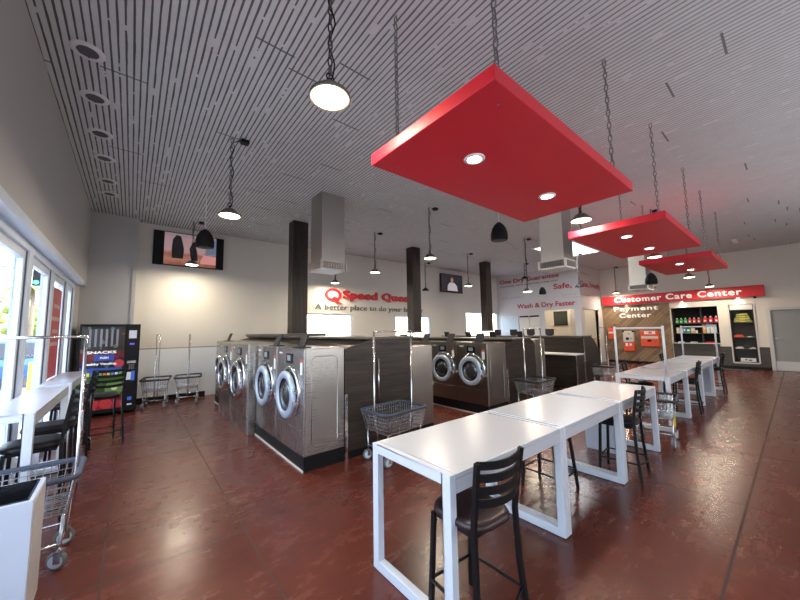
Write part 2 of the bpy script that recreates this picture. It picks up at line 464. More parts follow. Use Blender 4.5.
# shop windows on the left: each unit is frame + pane
def shop_window(n, y0, y1):
    r = sroot('window_%d' % n, (0,0,0))
    f = MB(); xo = XL-.10
    f.box(xo-.12, xo, y0, y0+.09, 0, 2.70); f.box(xo-.12, xo, y1-.09, y1, 0, 2.70)
    f.box(xo-.12, xo, y0+.09, y1-.09, 2.61, 2.70); f.box(xo-.12, xo, y0+.09, y1-.09, 0, .12)
    f.build('window_frame', M['white_fr'], r, bevel=.006)
    g = MB(); 
    for a in (y0+.09, y1-.105): g.box(xo-.05, xo-.02, a, a+.015, .12, 2.61)
    g.build('gasket', M['gasket'], r)
    s = MB(); a, c = y0+.105, y1-.105
    s.box(xo-.09, xo-.03, a, a+.08, .12, 2.61); s.box(xo-.09, xo-.03, c-.08, c, .12, 2.61)
    s.box(xo-.09, xo-.03, a+.08, c-.08, 2.52, 2.61); s.box(xo-.09, xo-.03, a+.08, c-.08, .12, .26)
    s.build('sash', M['white_fr'], r, bevel=.006)
    p = MB(); p.box(xo-.064, xo-.058, a+.08, c-.08, .26, 2.52); p.build('pane', M['glass'], r)
    return r
ys = [-2.95,-1.53,-.11,1.31,2.73,4.13,5.55,6.95,8.3,9.25]
for i in range(len(ys)-1): shop_window(i+1, ys[i], ys[i+1])
for i, (a,c,z0,z1) in enumerate(WB):
    r = sroot('window_%d' % (10+i))
    f = MB()
    f.box(a,a+.06,YB+.02,YB+.12,z0,z1); f.box(c-.06,c,YB+.02,YB+.12,z0,z1); f.box(a+.06,c-.06,YB+.02,YB+.12,z0,z0+.06); f.box(a+.06,c-.06,YB+.02,YB+.12,z1-.06,z1)
    if i: 
        f.box((a+c)/2-.03,(a+c)/2+.03,YB+.04,YB+.10,z0+.06,z1-.06)
    f.build('window_frame', M['white_fr'], r, bevel=.006)
    p = MB(); p.box(a+.06,c-.06,YB+.066,YB+.072,z0+.06,z1-.06); p.build('pane', M['glass'], r)
# skylight in the ceiling
r = sroot('window_13')
M['sky'] = emis('daylit_skylight_panel', (.95,.97,1.0), 3.2)
p = MB(); p.box(10.85,13.3,4.45,5.7,ZC-.012,ZC-.002); p.build('pane', M['sky'], r)
f = MB()
for x0,x1,y0,y1 in ((10.78,13.37,4.38,4.45),(10.78,13.37,5.7,5.77),(10.78,10.85,4.45,5.7),(13.3,13.37,4.45,5.7)): f.box(x0,x1,y0,y1,ZC-.03,ZC-.001)
f.build('window_frame', M['letter_off'], r)
# grey service door
r = sroot('door_1')
f = MB(); f.box(XF-.03,XF+.13,.60,.70,0,2.26); f.box(XF-.03,XF+.13,-.50,-.40,0,2.26); f.box(XF-.03,XF+.13,-.40,.60,2.17,2.26); f.build('door_frame', M['doorfr'], r, bevel=.006)
d = MB(); d.box(XF+.02,XF+.07,-.40,.60,.002,2.17); d.build('door_leaf', M['door'], r)
d = MB(); d.box(XF+.008,XF+.02,-.39,.59,.02,.34); d.build('kick_plate', M['kick'], r)
d = MB(); d.lathe([(.03,0),(.03,.012)],(XF+.005,.52,1.15),'x',16); d.tube([(XF+.01,.52,1.15),(XF-.04,.52,1.15),(XF-.04,.40,1.15)],.011); d.build('door_handle', M['kick'], r)

# ------------------------------------------------------------------ red hanging ceiling panels
def chain_mesh(bm, p0, z1, link=.07, r=.006, w=.016):
    x, y, z = p0; k = 0
    while z < z1-1e-3:
        h = min(link, z1-z); pts = []
        for a in range(8):
            t = 2*PI*a/8; u = w*math.cos(t); vv = (h*.62)*math.sin(t)
            pts.append((x+(u if k%2 else 0), y+(0 if k%2 else u), z+h/2+vv))
        bm.tube(pts, r, 5, closed=True); z += h; k += 1
    return bm
PW, PD, PZ, PT = 2.44, 1.22, 3.05, .10
t = thing('hanging_ceiling_panel', 'largest and nearest red rectangular panel hanging from the ceiling', 'ceiling panel', (2.73,1.575,PZ), 0, 'red panels hung over the tables')
b = MB(); b.box(-PW/2,PW/2,-PD/2,PD/2,0,PT); b.build('panel', M['red'], t, bevel=.006)
for sx in (-.615,.615):
    q = MB(); q.lathe([(.058,-.010),(.078,-.012),(.086,-.004),(.086,0)],(sx,0,0),'z',24,cap=False); q = q.build('downlight_trim', M['letter_off'], t)
    l = MB(); l.lathe([(.060,-.009),(.030,-.016),(.0001,-.018)],(sx,0,0),'z',20,cap=False); l.build('lens', M['lens2'], q)
for sx in (-1,1):
    for sy in (-1,1):
        c = chain_mesh(MB(), (sx*1.02,sy*.50,PT), ZC-PZ); c.build('chain', M['zinc'], t)
b = MB()
for sx in (-1,1):
    for sy in (-1,1): b.lathe([(.008,-.004),(.008,0)],(sx*1.02,sy*.50,0),'z',8)
b.build('bolt', M['zinc'], t)
index()
dup(t, (6.49,1.575,PZ), 0, 'middle red hanging panel, between the nearest one and the far one')
dup(t, (10.1,1.575,PZ), 0, 'farthest and smallest-looking red hanging panel, before the red wall sign')
def lamp(kind, name, loc, power, color=(1,.9,.75), size=.3, spot=None, rot=(0,0,0)):
    l = bpy.data.lights.new(name, kind); l.energy = power; l.color = color
    if kind == 'AREA': l.shape = 'DISK'; l.size = size
    if kind == 'SPOT': l.spot_size = spot or 2.2; l.spot_blend = .8; l.shadow_soft_size = size
    if kind == 'POINT': l.shadow_soft_size = size
    o = bpy.data.objects.new(name, l); COL.objects.link(o); o.location = loc; o.rotation_euler = rot
    return o
for px in (2.73, 6.49, 10.1):
    for sx in (-.615,.615):
        lamp('SPOT','downlight_lamp',(px+sx,1.575,PZ-.03),26,(1,.93,.82),.05,2.3)

# ------------------------------------------------------------------ pendant lamps
def make_pendant(z, lit, label, loc, box=(.16,-.05), s=.78):
    t = thing('pendant_lamp', label, 'pendant lamp', (loc[0],loc[1],z), 0, 'lit pendant lamps' if lit else 'unlit pendant lamps')
    H = ZC - z
    b = MB(); prof = [(.185,.0),(.195,.012),(.19,.035),(.135,.06),(.105,.085),(.085,.13),(.05,.15),(.02,.158),(.0001,.16)]
    b.lathe([(r*s,h*s) for r,h in prof],(0,0,0),'z',28,cap=False)
    for k in range(12):
        a = 2*PI*k/12; ca, sa = math.cos(a), math.sin(a)
        b.tube([(.088*s*ca,.088*s*sa,.125*s),(.15*s*ca,.15*s*sa,.056*s)],.006*s,4)
    hs = b.build('housing', M['lampgrey'] if lit else M['black'], t)
    b = MB(); b.lathe([(.168*s,.006),(.12*s,-.004),(.0001,-.008)],(0,0,0),'z',24,cap=False); b.build('lens', M['lens'] if lit else M['lens_off'], t)
    b = MB(); b.tube([(0,0,.155*s),(0,0,.20*s)],.016,8)
    b.tube([(.03*math.cos(a),0,.22*s+.03*math.sin(a)) for a in [2*PI*k/8 for k in range(8)]],.006,5,closed=True); b.build('hook', M['black'], t)
    c = chain_mesh(MB(), (0,0,.24*s), H, .07, .006, .017); c.build('chain', M['chainm'], t)
    pts = [(.02*math.sin(k*1.1)+.012, .02*math.cos(k*1.3), .19*s+(H-.19*s-.05)*k/14) for k in range(15)]
    pts += [(box[0]*.5, box[1]*.5, H-.03),(box[0],box[1],H-.03)]
    b = MB(); b.tube(pts,.006,5); b.build('cord', M['blackmat'], t)
    b = MB(); b.box(box[0]-.055,box[0]+.055,box[1]-.05,box[1]+.05,H-.055,H-.002); b.build('junction_box', M['black'], t, bevel=.008)
    if lit: lamp('AREA','pendant_light',(loc[0],loc[1],z-.03),LP,(1,.86,.66),.30)
    return t
LP = 46
for z, lit, lb, loc in [
    (3.36,1,'largest pendant lamp, lit, at the top of the picture left of the red panel',(1.05,2.05)),
    (3.31,1,'lit pendant lamp hanging left of the steel duct and above the vending area',(1.0,5.0)),
    (3.36,1,'lit pendant lamp hanging in front of the lit television',(1.08,9.45)),
    (3.30,1,'lit pendant lamp between the nearest and second dark columns',(5.27,7.5)),
    (3.27,1,'lit pendant lamp on a long chain just right of the second dark column',(5.17,5.18)),
    (3.24,1,'lit pendant lamp just left of the third dark column, right of the small television',(9.49,7.56)),
    (2.78,1,'lit pendant lamp hanging in front of the mural with red words',(9.40,5.21)),
    (3.24,1,'lit pendant lamp between the nearest red panel and the middle red panel',(5.13,1.93)),
    (3.29,1,'lit pendant lamp just below the right edge of the middle red panel',(9.57,2.03)),
    (3.15,1,'lit pendant lamp hanging just under the farthest red panel',(13.35,2.02)),
    (3.12,1,'lit pendant lamp above the right part of the red wall sign',(16.9,2.0)),
    (3.22,1,'lit pendant lamp above the left end of the red wall sign',(17.4,5.25)),
    (3.27,1,'small lit pendant lamp under the steel duct, above the red lettering',(5.2,9.72)),
    (3.28,0,'unlit black pendant lamp left of the small television',(9.35,9.68)),
    (3.78,0,'unlit black pendant lamp above the words on the mural, left part',(13.0,7.3)),
    (3.17,0,'unlit black pendant lamp at the corner of the mural block',(12.95,5.1)),
    (3.15,0,'unlit black pendant lamp under the far dark speaker',(15.9,3.55)),
    ]: make_pendant(z, lit, lb, loc)

# ------------------------------------------------------------------ teardrop speakers
def make_speaker(loc, label):
    t = thing('pendant_speaker', label, 'speaker', loc, 0, 'teardrop speakers hung from the ceiling')
    b = MB(); b.lathe([(.118,-.155),(.135,-.150),(.146,-.11),(.142,-.03),(.118,.06),(.075,.13),(.035,.165),(.012,.175),(.0001,.176)],(0,0,0),'z',24,cap=False); b.build('body', M['blackmat'], t)
    b = MB(); b.lathe([(.116,-.154),(.06,-.162),(.0001,-.164)],(0,0,0),'z',24,cap=False); b.build('grille', M['black'], t)
    b = MB(); b.tube([(0,0,.17),(0,0,ZC-loc[2])],.006,6); b.build('cable', M['letter_off'], t)
    return t
make_speaker((.915,6.45,3.30),'black teardrop speaker hanging in front of the television on the left')
make_speaker((4.89,3.18,3.34),'black teardrop speaker hanging below the nearest red panel')
make_speaker((13.9,7.0,3.29),'black teardrop speaker hanging in front of the mural')
make_speaker((11.2,2.5,2.98),'black teardrop speaker below the middle red panel, beside the cream duct')

# ------------------------------------------------------------------ air ducts
def make_duct(x0,x1,y0,y1,z0,label,mw,ms,flare=.02):
    t = thing('air_duct', label, 'air duct', ((x0+x1)/2,(y0+y1)/2,z0))
    a, c = (x1-x0)/2, (y1-y0)/2; H = ZC-z0
    b = MB(); b.box(-a,a,-c,c,.17,H); 
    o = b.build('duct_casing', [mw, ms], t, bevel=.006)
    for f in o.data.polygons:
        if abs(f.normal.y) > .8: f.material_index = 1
    e = flare; b = MB()
    for sx in (-1,1):
        for sy in (-1,1): b.box(sx*(a+e)-.02,sx*(a+e)+.02,sy*(c+e)-.02,sy*(c+e)+.02,0,.18)
    b.box(-a-e,a+e,-c-e,c+e,.155,.185); b.box(-a-e,a+e,-c-e,c+e,0,.03); b.build('outlet_frame', mw, t)
    for nm, (xx,yy) in (('n',(0,-1)),('s',(0,1)),('e',(1,0)),('w',(-1,0))):
        g = MB()
        for k in range(5):
            z = .045+k*.024
            if xx: g.box(xx*(a+e)-.01,xx*(a+e)+.006,-c,c,z,z+.012)
            else: g.box(-a,a,yy*(c+e)-.006,yy*(c+e)+.01,z,z+.012)
        for k in range(9):
            if xx: u = -c+2*c*(k+.5)/9; g.box(xx*(a+e)-.012,xx*(a+e)-.002,u-.006,u+.006,.03,.16)
            else: u = -a+2*a*(k+.5)/9; g.box(u-.006,u+.006,yy*(c+e)-.002,yy*(c+e)+.012,.03,.16)
        g.build('grille', ms, t)
    b = MB(); b.box(-a+.03,a-.03,-c+.03,c-.03,.03,.155); b.build('outlet_core', M['blackmat'], t)
    b = MB(); b.box(-a-e+.01,a+e-.01,-c-e+.01,c+e-.01,-.006,.0); b.build('diffuser', M['diff'], t)
    return t
make_duct(2.84,3.36,5.87,6.38,2.90,'square stainless air duct hanging left of the middle, by the nearest column',M['duct'],M['duct'])
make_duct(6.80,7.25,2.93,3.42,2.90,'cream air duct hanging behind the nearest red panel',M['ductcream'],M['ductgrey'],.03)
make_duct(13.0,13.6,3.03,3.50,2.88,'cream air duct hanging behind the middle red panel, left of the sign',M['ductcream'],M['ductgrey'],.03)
# ceiling-mounted round grilles along the window side
t = thing('ceiling_speaker', 'round recessed ceiling fitting nearest the camera, along the window wall', 'ceiling fitting', (-.47,4.27,ZC), 0, 'round recessed ceiling fittings')
b = MB(); b.lathe([(.085,-.012),(.12,-.014),(.135,-.004),(.135,0)],(0,0,0),'z',28,cap=False); b.build('trim_ring', M['ringgrey'], t)
b = MB(); b.lathe([(.088,-.004),(.0001,-.005)],(0,0,0),'z',24,cap=False); b.build('dark_grille', M['gasket'], t)
index()
for y, w in ((5.1,'second'),(6.0,'third'),(6.83,'fourth'),(7.84,'fifth'),(8.54,'farthest')):
    dup(t,(-.47,y,ZC),0,'%s round recessed ceiling fitting from the camera, along the window wall' % w)
t = thing('strip_light','small white strip light on the ceiling right of the farthest red panel','ceiling light',(15.5,1.1,ZC))
b = MB(); b.box(-.3,.3,-.06,.06,-.05,0); b.build('housing', M['letter_off'], t, bevel=.01)
b = MB(); b.box(-.27,.27,-.045,.045,-.058,-.05); b.build('lens', M['diff'], t)

# ------------------------------------------------------------------ columns
for (x0,x1,y0,y1,lb) in ((3.03,3.42,7.85,8.17,'tall dark wood-clad column nearest the television, behind the first washers'),
                      (7.2,7.56,8.05,8.37,'tall dark wood-clad column right of the red wall lettering, second of three'),
                      (11.28,11.64,8.05,8.37,'tall dark wood-clad column right of the small television, farthest of three')):
    t = thing('column', lb, 'column', ((x0+x1)/2,(y0+y1)/2,0))
    a, c = (x1-x0)/2, (y1-y0)/2
    b = MB(); b.box(-a,a,-c,c,1.57,ZC-.001); b.build('cladding', M['wcol'], t, bevel=.008)
    b = MB(); b.box(-a-.012,a+.012,-c-.012,c+.012,1.565,1.63); b.build('base_collar', M['wledge'], t)

# ------------------------------------------------------------------ laundry islands
def make_washer(name, label, W, D, H, plinth, mat, mside, doorz, R, ring, tilt=True, group='front loading washers', lid=True):
    """local: front face at x=0 facing -x, body to x=+D, y 0..W, floor at z=0"""
    t = thing(name, label, 'washing machine', (0,0,0), 0, group)
    b = MB(); b.box(.02,D,.006,W-.006,plinth,H); b.build('cabinet', mside, t, bevel=.008)
    b = MB(); b.box(0,.02,.006,W-.006,plinth+.30,H-.005); b.build('front_panel', mat, t, bevel=.006)
    b = MB(); b.box(.002,.02,.006,W-.006,plinth,plinth+.292); b.build('lower_panel', mat, t, bevel=.005)
    if plinth > .05:
        b = MB(); b.box(.0,D,0,W,0,plinth-.001); b.build('plinth', M['black_base'], t)
        b = MB(); b.box(-.012,0,0,W,0,.022); b.build('floor_trim', M['kiosk'], t)
    # side emboss
    b = MB(); e = .10; z0, z1 = plinth+.1, H-.1
    for y in (.004,):
        b.tube([(e,y,z0+.04),(e,y,z1-.04),(e+.04,y,z1),(D-e-.04,y,z1),(D-e,y,z1-.04),(D-e,y,z0+.04),(D-e-.04,y,z0),(e+.04,y,z0)],.006,6,closed=True)
    b.build('side_emboss', mside, t)
    cy = W/2
    # fixed collar ring, then the bulging door
    b = MB(); b.lathe([(R*1.09,0),(R*1.09,-.010),(R*1.03,-.018),(R*.95,-.018)],(0,cy-.02,doorz+.035),'x',36,cap=False); b.build('door_collar', M['chrome'], t)
    dr = bpy.data.objects.new('door', None)
    b = MB(); b.lathe([(R*.68,-.045),(R*.70,-.070),(R*.73,-.080),(R*.94,-.080),(R*.985,-.070),(R,-.05),(R*.98,-.028),(R*.92,-.020)],(0,cy,doorz),'x',40,cap=False)
    dr = b.build('door', ring, t)
    b = MB(); b.lathe([(R*.70,-.065),(R*.66,-.048),(R*.30,-.030),(.0001,-.025)],(0,cy,doorz),'x',36,cap=False); b.build('door_gasket', M['drum'], dr)
    b = MB(); b.lathe([(R*.50,-.040),(R*.40,-.060),(R*.22,-.072),(.0001,-.076)],(0,cy,doorz),'x',32,cap=False); b.build('door_glass', M['dglass'], dr)
    b = MB()
    for k in range(3): b.lathe([(R*(.46+.08*k),-.050+.004*k),(R*(.475+.08*k),-.056+.004*k),(R*(.49+.08*k),-.048+.004*k)],(0,cy,doorz),'x',28,cap=False)
    b.build('drum_ring', M['drumsteel'], dr)
    b = MB(); b.box(-.10,-.06,cy+R*.88,cy+R*1.04+.03,doorz-.10,doorz-.02); b.build('handle', M['chrome'], dr, bevel=.012)
    for hz in (-.10,.04):
        b = MB(); b.box(-.07,-.01,cy-R*1.10,cy-R*.92,doorz+hz,doorz+hz+.06); b.build('hinge', M['chrome'], dr, bevel=.008)
    # controls, labels, detergent lid
    b = MB(); b.box(-.012,0,cy-.10,cy+.10,H-.20,H-.07); c = b.build('control_panel', M['screen'], t, bevel=.006)
    b = MB(); b.box(-.0135,-.012,cy-.055,cy+.055,H-.165,H-.095); b.build('readout', M['lcd'], c)
    b = MB(); b.box(-.003,0,.06,.125,H-.32,H-.17); b.build('price_sticker', M['sticker'], t)
    b = MB(); b.box(-.003,0,.06,.125,H-.165,H-.125); b.build('warning_sticker', M['sticker_r'], t)
    b = MB(); b.box(-.003,0,W-.20,W-.09,H-.085,H-.065); b.build('badge', M['sticker'], t)
    if lid:
        b = MB(); b.box(-.012,.012,-.095,.095,0,.20, Matrix.Translation((.10,cy-.12,H-.005)) @ Matrix.Rotation(.38,4,'Y')); l = b.build('raised_lid', M['lid'], t, bevel=.008)
        b = MB(); b.box(.03,.20,cy-.23,cy-.01,H-.002,H+.012); b.build('soap_tray', M['lid'], t)
    return t
Y0 = 3.83
w1 = make_washer('washing_machine','nearest stainless washer of the first island, blue-rimmed round door, side panel in view',.96,.55,1.445,.17,M['steel'],M['steel_side'],.85,.30,M['ringrefl'])
w1.location = (1.637,Y0,0)
index()
dup(w1,(1.637,Y0+.97,0),0,'second washer from the corner of the first island, blue-rimmed door, touching the nearest one')
w2 = make_washer('washing_machine','tall washer standing on the floor, first one past the two blue-rimmed washers',1.09,.69,1.465,.0,M['steel'],M['steel_side'],.83,.335,M['chrome'], lid=False)
w2.location = (1.50,Y0+1.95,0)
index()
dup(w2,(1.50,Y0+3.05,0),0,'tall floor-standing washer, middle of the first island\'s far group')
w3 = make_washer('washing_machine','farthest washer of the first island\'s left row, nearest the back wall',1.15,.55,1.47,.16,M['steel'],M['steel_side'],.89,.295,M['chrome'])
w3.location = (1.64,Y0+4.16,0)
# machines on the far side of the first island: only the end one shows
w4 = make_washer('washing_machine','washer on the right of the first island, plain steel side showing',.8,.44,1.405,.17,M['steel_dk'],M['steel_dk'],.83,.28,M['chrome'])
w4.location = (3.82,Y0+.8,0); w4.rotation_euler = (0,0,PI)
# second island, front row
w5 = make_washer('washing_machine','nearest washer of the second island, chrome-rimmed round door facing the aisle',.77,.64,1.385,.19,M['steel_dk'],M['steel_dk'],.83,.285,M['ringrefl'])
w5.location = (5.30,Y0,0)
index()
dup(w5,(5.30,Y0+.775,0),0,'second washer of the second island, dark round door left of the blue-rimmed one')
dup(w5,(5.30,Y0+1.55,0),0,'third washer of the second island, mostly hidden behind the first island\'s end')
for k, w in enumerate(('nearest','second','third','farthest')):
    dup(w4,(7.56,Y0+.8+.81*k,0),PI,'%s washer on the second island\'s far side, dark lid raised' % w)

def make_island(x1,x2,y0,y1,zt,label,chl=.43,chr=.0):
    t = thing('laundry_bulkhead', label, 'bulkhead', ((x1+x2)/2,y0,0))
    cx = (x1+x2)/2; a = (x2-x1)/2-.004; L = y1-y0
    prof = [(-a,.10),(a,.10),(a,zt-.12 if chr else zt-.02),(a-chr,zt-.02) if chr else (a-.001,zt-.02),(-a+chl,zt-.02),(-a,zt-.14)]
    b = MB(); b.prism(prof,'y',.03,L); b.build('core', M['wbulk'], t)
    b = MB(); b.prism(prof,'y',0,.03); b.build('end_panel', M['wbulk'], t)
    b = MB(); b.box(-a+chl-.1,a+.03-chr,-.015,L,zt-.02,zt+.012); b.build('top_ledge', M['wledge'], t, bevel=.006)
    b = MB(); b.box(-a,a,.02,L,0,.10); b.build('toe_kick', M['black_base'], t)
    b = MB(); b.box(-a-.002,-a+.038,-.012,.0,.0,.83); b.build('corner_guard', M['chrome'], t)
    return t, cx, a
t, cx, a = make_island(2.19,3.375,Y0,9.95,1.555,'long dark wood partition of the first island, between the back-to-back washers')
b = MB(); b.tube([(.50-1.18/2+.03,-.025,.62),(.50-1.18/2+.03,-.025,1.26)],.012,8); b.build('grab_rail', M['wire'], t)
b = MB(); b.box(-a+.28,a+.05,3.0,6.0,1.567,1.62); b.build('raised_ledge', M['wledge'], t)
t, cx, a = make_island(5.945,7.115,Y0,9.4,1.44,'dark wood partition of the second island, behind the wheeled cart',.30,.2)
# third island: folding counter with back board
t = thing('folding_station','dark wood folding station with a white counter, right of the second island','folding station',(9.4,3.68,0))
b = MB(); b.prism([(0,.08),(1.05,.08),(1.05,.98),(.70,1.30),(.5,1.40),(0,1.40)],'y',0,.04); b.build('end_panel', M['wbulk'], t)
b = MB(); b.prism([(0.02,.08),(1.03,.08),(1.03,.97),(.69,1.28),(.5,1.385),(0.02,1.385)],'y',.04,5.2); b.build('core', M['wbulk'], t)
b = MB(); b.box(-.03,.55,-.01,5.2,1.40,1.43); b.build('top_ledge', M['wledge'], t, bevel=.006)
b = MB(); b.box(-.55,0,.02,3.6,.93,.965); b.build('counter', M['counter'], t, bevel=.008)
b = MB(); b.box(-.36,-.32,.04,3.6,.08,.93); b.build('front_panel', M['wbulk'], t)
b = MB(); b.box(-.55,.0,.0,.035,.0,.93); b.build('side_panel', M['wbulk'], t)
b = MB(); b.box(-.56,-.52,-.008,.0,.0,.93); b.box(-.03,.01,-.008,.0,.0,1.36); b.build('edge_trim', M['chrome'], t)
index()
for k, w in enumerate(('nearest','second','third','farthest')):
    q = thing('control_display','%s small black display standing on top of the folding station' % w,'display',(10.02,4.75+.6*k,1.43),0,'black displays on the folding station')
    if k < 0: pass
    b = MB(); b.box(-.015,.015,-.13,.13,.02,.2); b.build('display_panel', M['lid'], q, bevel=.01)
    b = MB(); b.box(-.06,.06,-.06,.06,0,.02); b.build('stand', M['lid'], q); q.location.x = 9.72

# ------------------------------------------------------------------ tables
TZ = .845
def make_table(L, Wd, label, group, z=TZ, rail=None):
    """origin floor centre; length along x"""
    t = thing('table', label, 'table', (0,0,0), 0, group)
    l, w = L/2, Wd/2; fw, fd = .062, .050
    b = MB(); b.box(-l+fd+.002,l-fd-.002,-w,w,z-.028,z); b.build('tabletop', M['twhite'], t, bevel=.003)
    b = MB(); b.box(-l+fd+.002,l-fd-.002,-w,-w+.03,z-.105,z-.029); b.build('apron', M['twhite'], t)
    b = MB(); b.box(-l+fd+.002,l-fd-.002,w-.03,w,z-.105,z-.029); b.build('apron', M['twhite'], t)
    for s in (-1,1):
        x0, x1 = (-l,-l+fd) if s < 0 else (l-fd,l)
        b = MB(); b.box(x0,x1,-w,-w+fw,0.008,z); b.box(x0,x1,w-fw,w,.008,z); b.box(x0,x1,-w+fw,w-fw,.008,.008+fw); b.box(x0,x1,-w+fw,w-fw,z-fw,z)
        f = b.build('leg_frame', M['tframe'], t, bevel=.004)
        g = MB()
        for yy in (-w+.035,w-.035): g.lathe([(.02,0),(.02,.010)],((x0+x1)/2,yy,0),'z',10)
        g.build('foot', M['rubber'], f)
    if rail:
        x = rail*(l-fd/2)
        b = MB(); rr = .018
        b.tube([(x,-w+.035,z),(x,-w+.035,1.66)],rr,8); b.tube([(x,w-.035,z),(x,w-.035,1.66)],rr,8); b.tube([(x,-w+.035,1.625),(x,w-.035,1.625)],rr*.9,8)
        b.build('hanging_rail', M['tframe'], t)
    return t
g1 = 'white tables of the near row'
YT, WT = 1.655, .745
t1 = make_table(1.358, WT, 'nearest white folding table, open square frame in the foreground', g1); t1.location = (2.068,YT,0)
index()
dup(t1,(3.43,YT,0),0,'middle white table of the near row, between the nearest table and the third one')
dup(t1,(4.80,YT,0),0,'third white table of the near row, end of the row, white bin beneath')
g2 = 'white tables of the far row'
tA = make_table(1.26, WT, 'first white table of the far row, with a hanging rail over its near end', g2, rail=-1); tA.location = (7.18,YT+.06,0)
tB = make_table(1.38, WT, 'second white table of the far row, right after the one with the near rail', g2); tB.location = (8.51,YT+.06,0)
index()
dup(tB,(9.90,YT+.06,0),0,'third white table of the far row, before the table with the far rail')
tC = make_table(1.16, WT, 'last white table of the far row, with a hanging rail over its far end', g2, rail=1); tC.location = (11.18,YT+.06,0)
g3 = 'narrow white tables along the windows'
def make_ledge(L, label):
    return make_table(L, .31, label, g3, 1.03)
tl = make_ledge(1.9,'nearest narrow white window table, at the left edge'); tl.location = (-.735,4.96,0); tl.rotation_euler = (0,0,PI/2)
index()
dup(tl,(-.735,7.1,0),PI/2,'second narrow white window table, beside the vending machine')

# ------------------------------------------------------------------ bar stools
def rrect(w, d, r, n=6, taper=0):
    pts = []
    for cx, cy, a0 in ((w/2-r,d/2-r,0),(-w/2+r,d/2-r,90),(-w/2+r,-d/2+r,180),(w/2-r,-d/2+r,270)):
        for k in range(n+1):
            a = math.radians(a0+90*k/n); x = cx+r*math.cos(a); y = cy+r*math.sin(a)
            pts.append((x*(1+taper*y/d), y))
    return pts
def make_stool(label, seatmat, back=True, sz=.62, top=.965):
    """faces +y (back at -y)"""
    t = thing('bar_stool', label, 'bar stool', (0,0,0), 0, 'black bar stools')
    b = MB(); n = None; rings = []
    for (f, z) in ((.90,sz-.055),(1.0,sz-.04),(1.01,sz-.02),(.96,sz-.004),(.82,sz+.004),(.5,sz+.002)):
        rings.append([b.bm.verts.new((x*f,y*f,z)) for x,y in rrect(.36,.39,.12,6,.08)])
    for A,B in zip(rings,rings[1:]):
        for i in range(len(A)): b._face([A[i],A[(i+1)%len(A)],B[(i+1)%len(A)],B[i]],True)
    b._face(rings[0][::-1]); b._face(rings[-1]); b.build('seat', seatmat, t)
    r = .0145
    for s in (-1,1):
        b = MB(); b.tube([(s*.16,.15,sz-.05),(s*.176,.18,.0)],r*1.25,4); b.build('leg', M['black'], t)
        pts = [(s*.205,-.215,0),(s*.185,-.185,sz*.55),(s*.178,-.175,sz)]
        if back: pts += [(s*.18,-.19,sz+.12),(s*.192,-.225,top)]
        else: pts[-1] = (s*.165,-.16,sz-.04)
        b = MB(); b.tube(pts,[r*1.25]*len(pts),4); b.build('leg', M['black'], t)
    b = MB(); z = .19
    fr = [(s*.178,.175,z) for s in (-1,1)]
    b.tube([(-.178,.175,z),(.178,.175,z)],.009,6)
    arc = [(-.178,.175,z)]+[(-.195-.0*k,.17-.34*k/6,z) for k in range(1,7)]
    b.tube([(-.178,.175,z),(-.193,-.19,z)],.009,6); b.tube([(.178,.175,z),(.193,-.19,z)],.009,6)
    b.tube([(-.193+.386*k/10,-.19-.05*math.sin(PI*k/10),z) for k in range(11)],.009,6)
    b.build('footrest', M['black'], t)
    b = MB(); b.box(-.155,.155,-.15,.14,sz-.075,sz-.054); b.build('seat_frame', M['black'], t)
    if back:
        for k in range(4):
            zz = sz+.115+k*(top-sz-.15)/3.0
            f = (zz-sz)/(top-sz); yb = -.185-.04*f; hw = .180+.010*f
            b = MB(); prev = None
            for j in range(11):
                u = -1+2*j/10; x = hw*u; y = yb-.05*(1-u*u); dz = -.010*(1-u*u)
                q = [b.bm.verts.new((x,y-.005,zz+dz)),b.bm.verts.new((x,y+.005,zz+dz)),b.bm.verts.new((x,y+.005,zz+dz+.042)),b.bm.verts.new((x,y-.005,zz+dz+.042))]
                if prev:
                    for i in range(4): b._face([prev[i],prev[(i+1)%4],q[(i+1)%4],q[i]])
                else: b._face(q)
                prev = q
            b._face(prev[::-1]); b.build('back_slat', M['black'], t)
    return t
s1 = make_stool('nearest black ladder-back stool with maroon seat, tucked at the foreground table', M['vinyl'])
s1.location = (1.602,1.315,0); s1.rotation_euler = (0,0,-.05)
s0 = make_stool('backless black stool under the middle table of the near row', M['vinylb'], back=False, sz=.66)
s0.location = (3.45,1.80,0)
sb = make_stool('black ladder-back stool at the third table of the near row, back toward the aisle', M['vinylb'])
sb.location = (4.39,1.40,0); sb.rotation_euler = (0,0,.09)
index()
dup(sb,(8.45,1.50,0),.08,'black ladder-back stool on the aisle side of the far row, second table')
dup(sb,(11.3,1.46,0),.0,'black ladder-back stool at the far end of the far row, aisle side')
dup(sb,(7.38,1.96,0),PI+.15,'black ladder-back stool on the washer side of the far row, nearest')
dup(sb,(10.2,1.98,0),PI+.1,'black ladder-back stool on the washer side of the far row, farther back')
sl = make_stool('nearest black stool at the window tables, seat seen behind the lower-left cart', M['vinylb'], sz=.75, top=1.13)
sl.location = (-.61,4.3,0); sl.rotation_euler = (0,0,PI/2+.05)
index()
dup(sl,(-.61,5.0,0),PI/2,'second black stool at the window tables')
dup(sl,(-.61,6.46,0),PI/2,'third black stool at the window tables')
dup(sl,(-.28,6.95,0),.25,'black ladder-back stool standing in front of the vending machine')

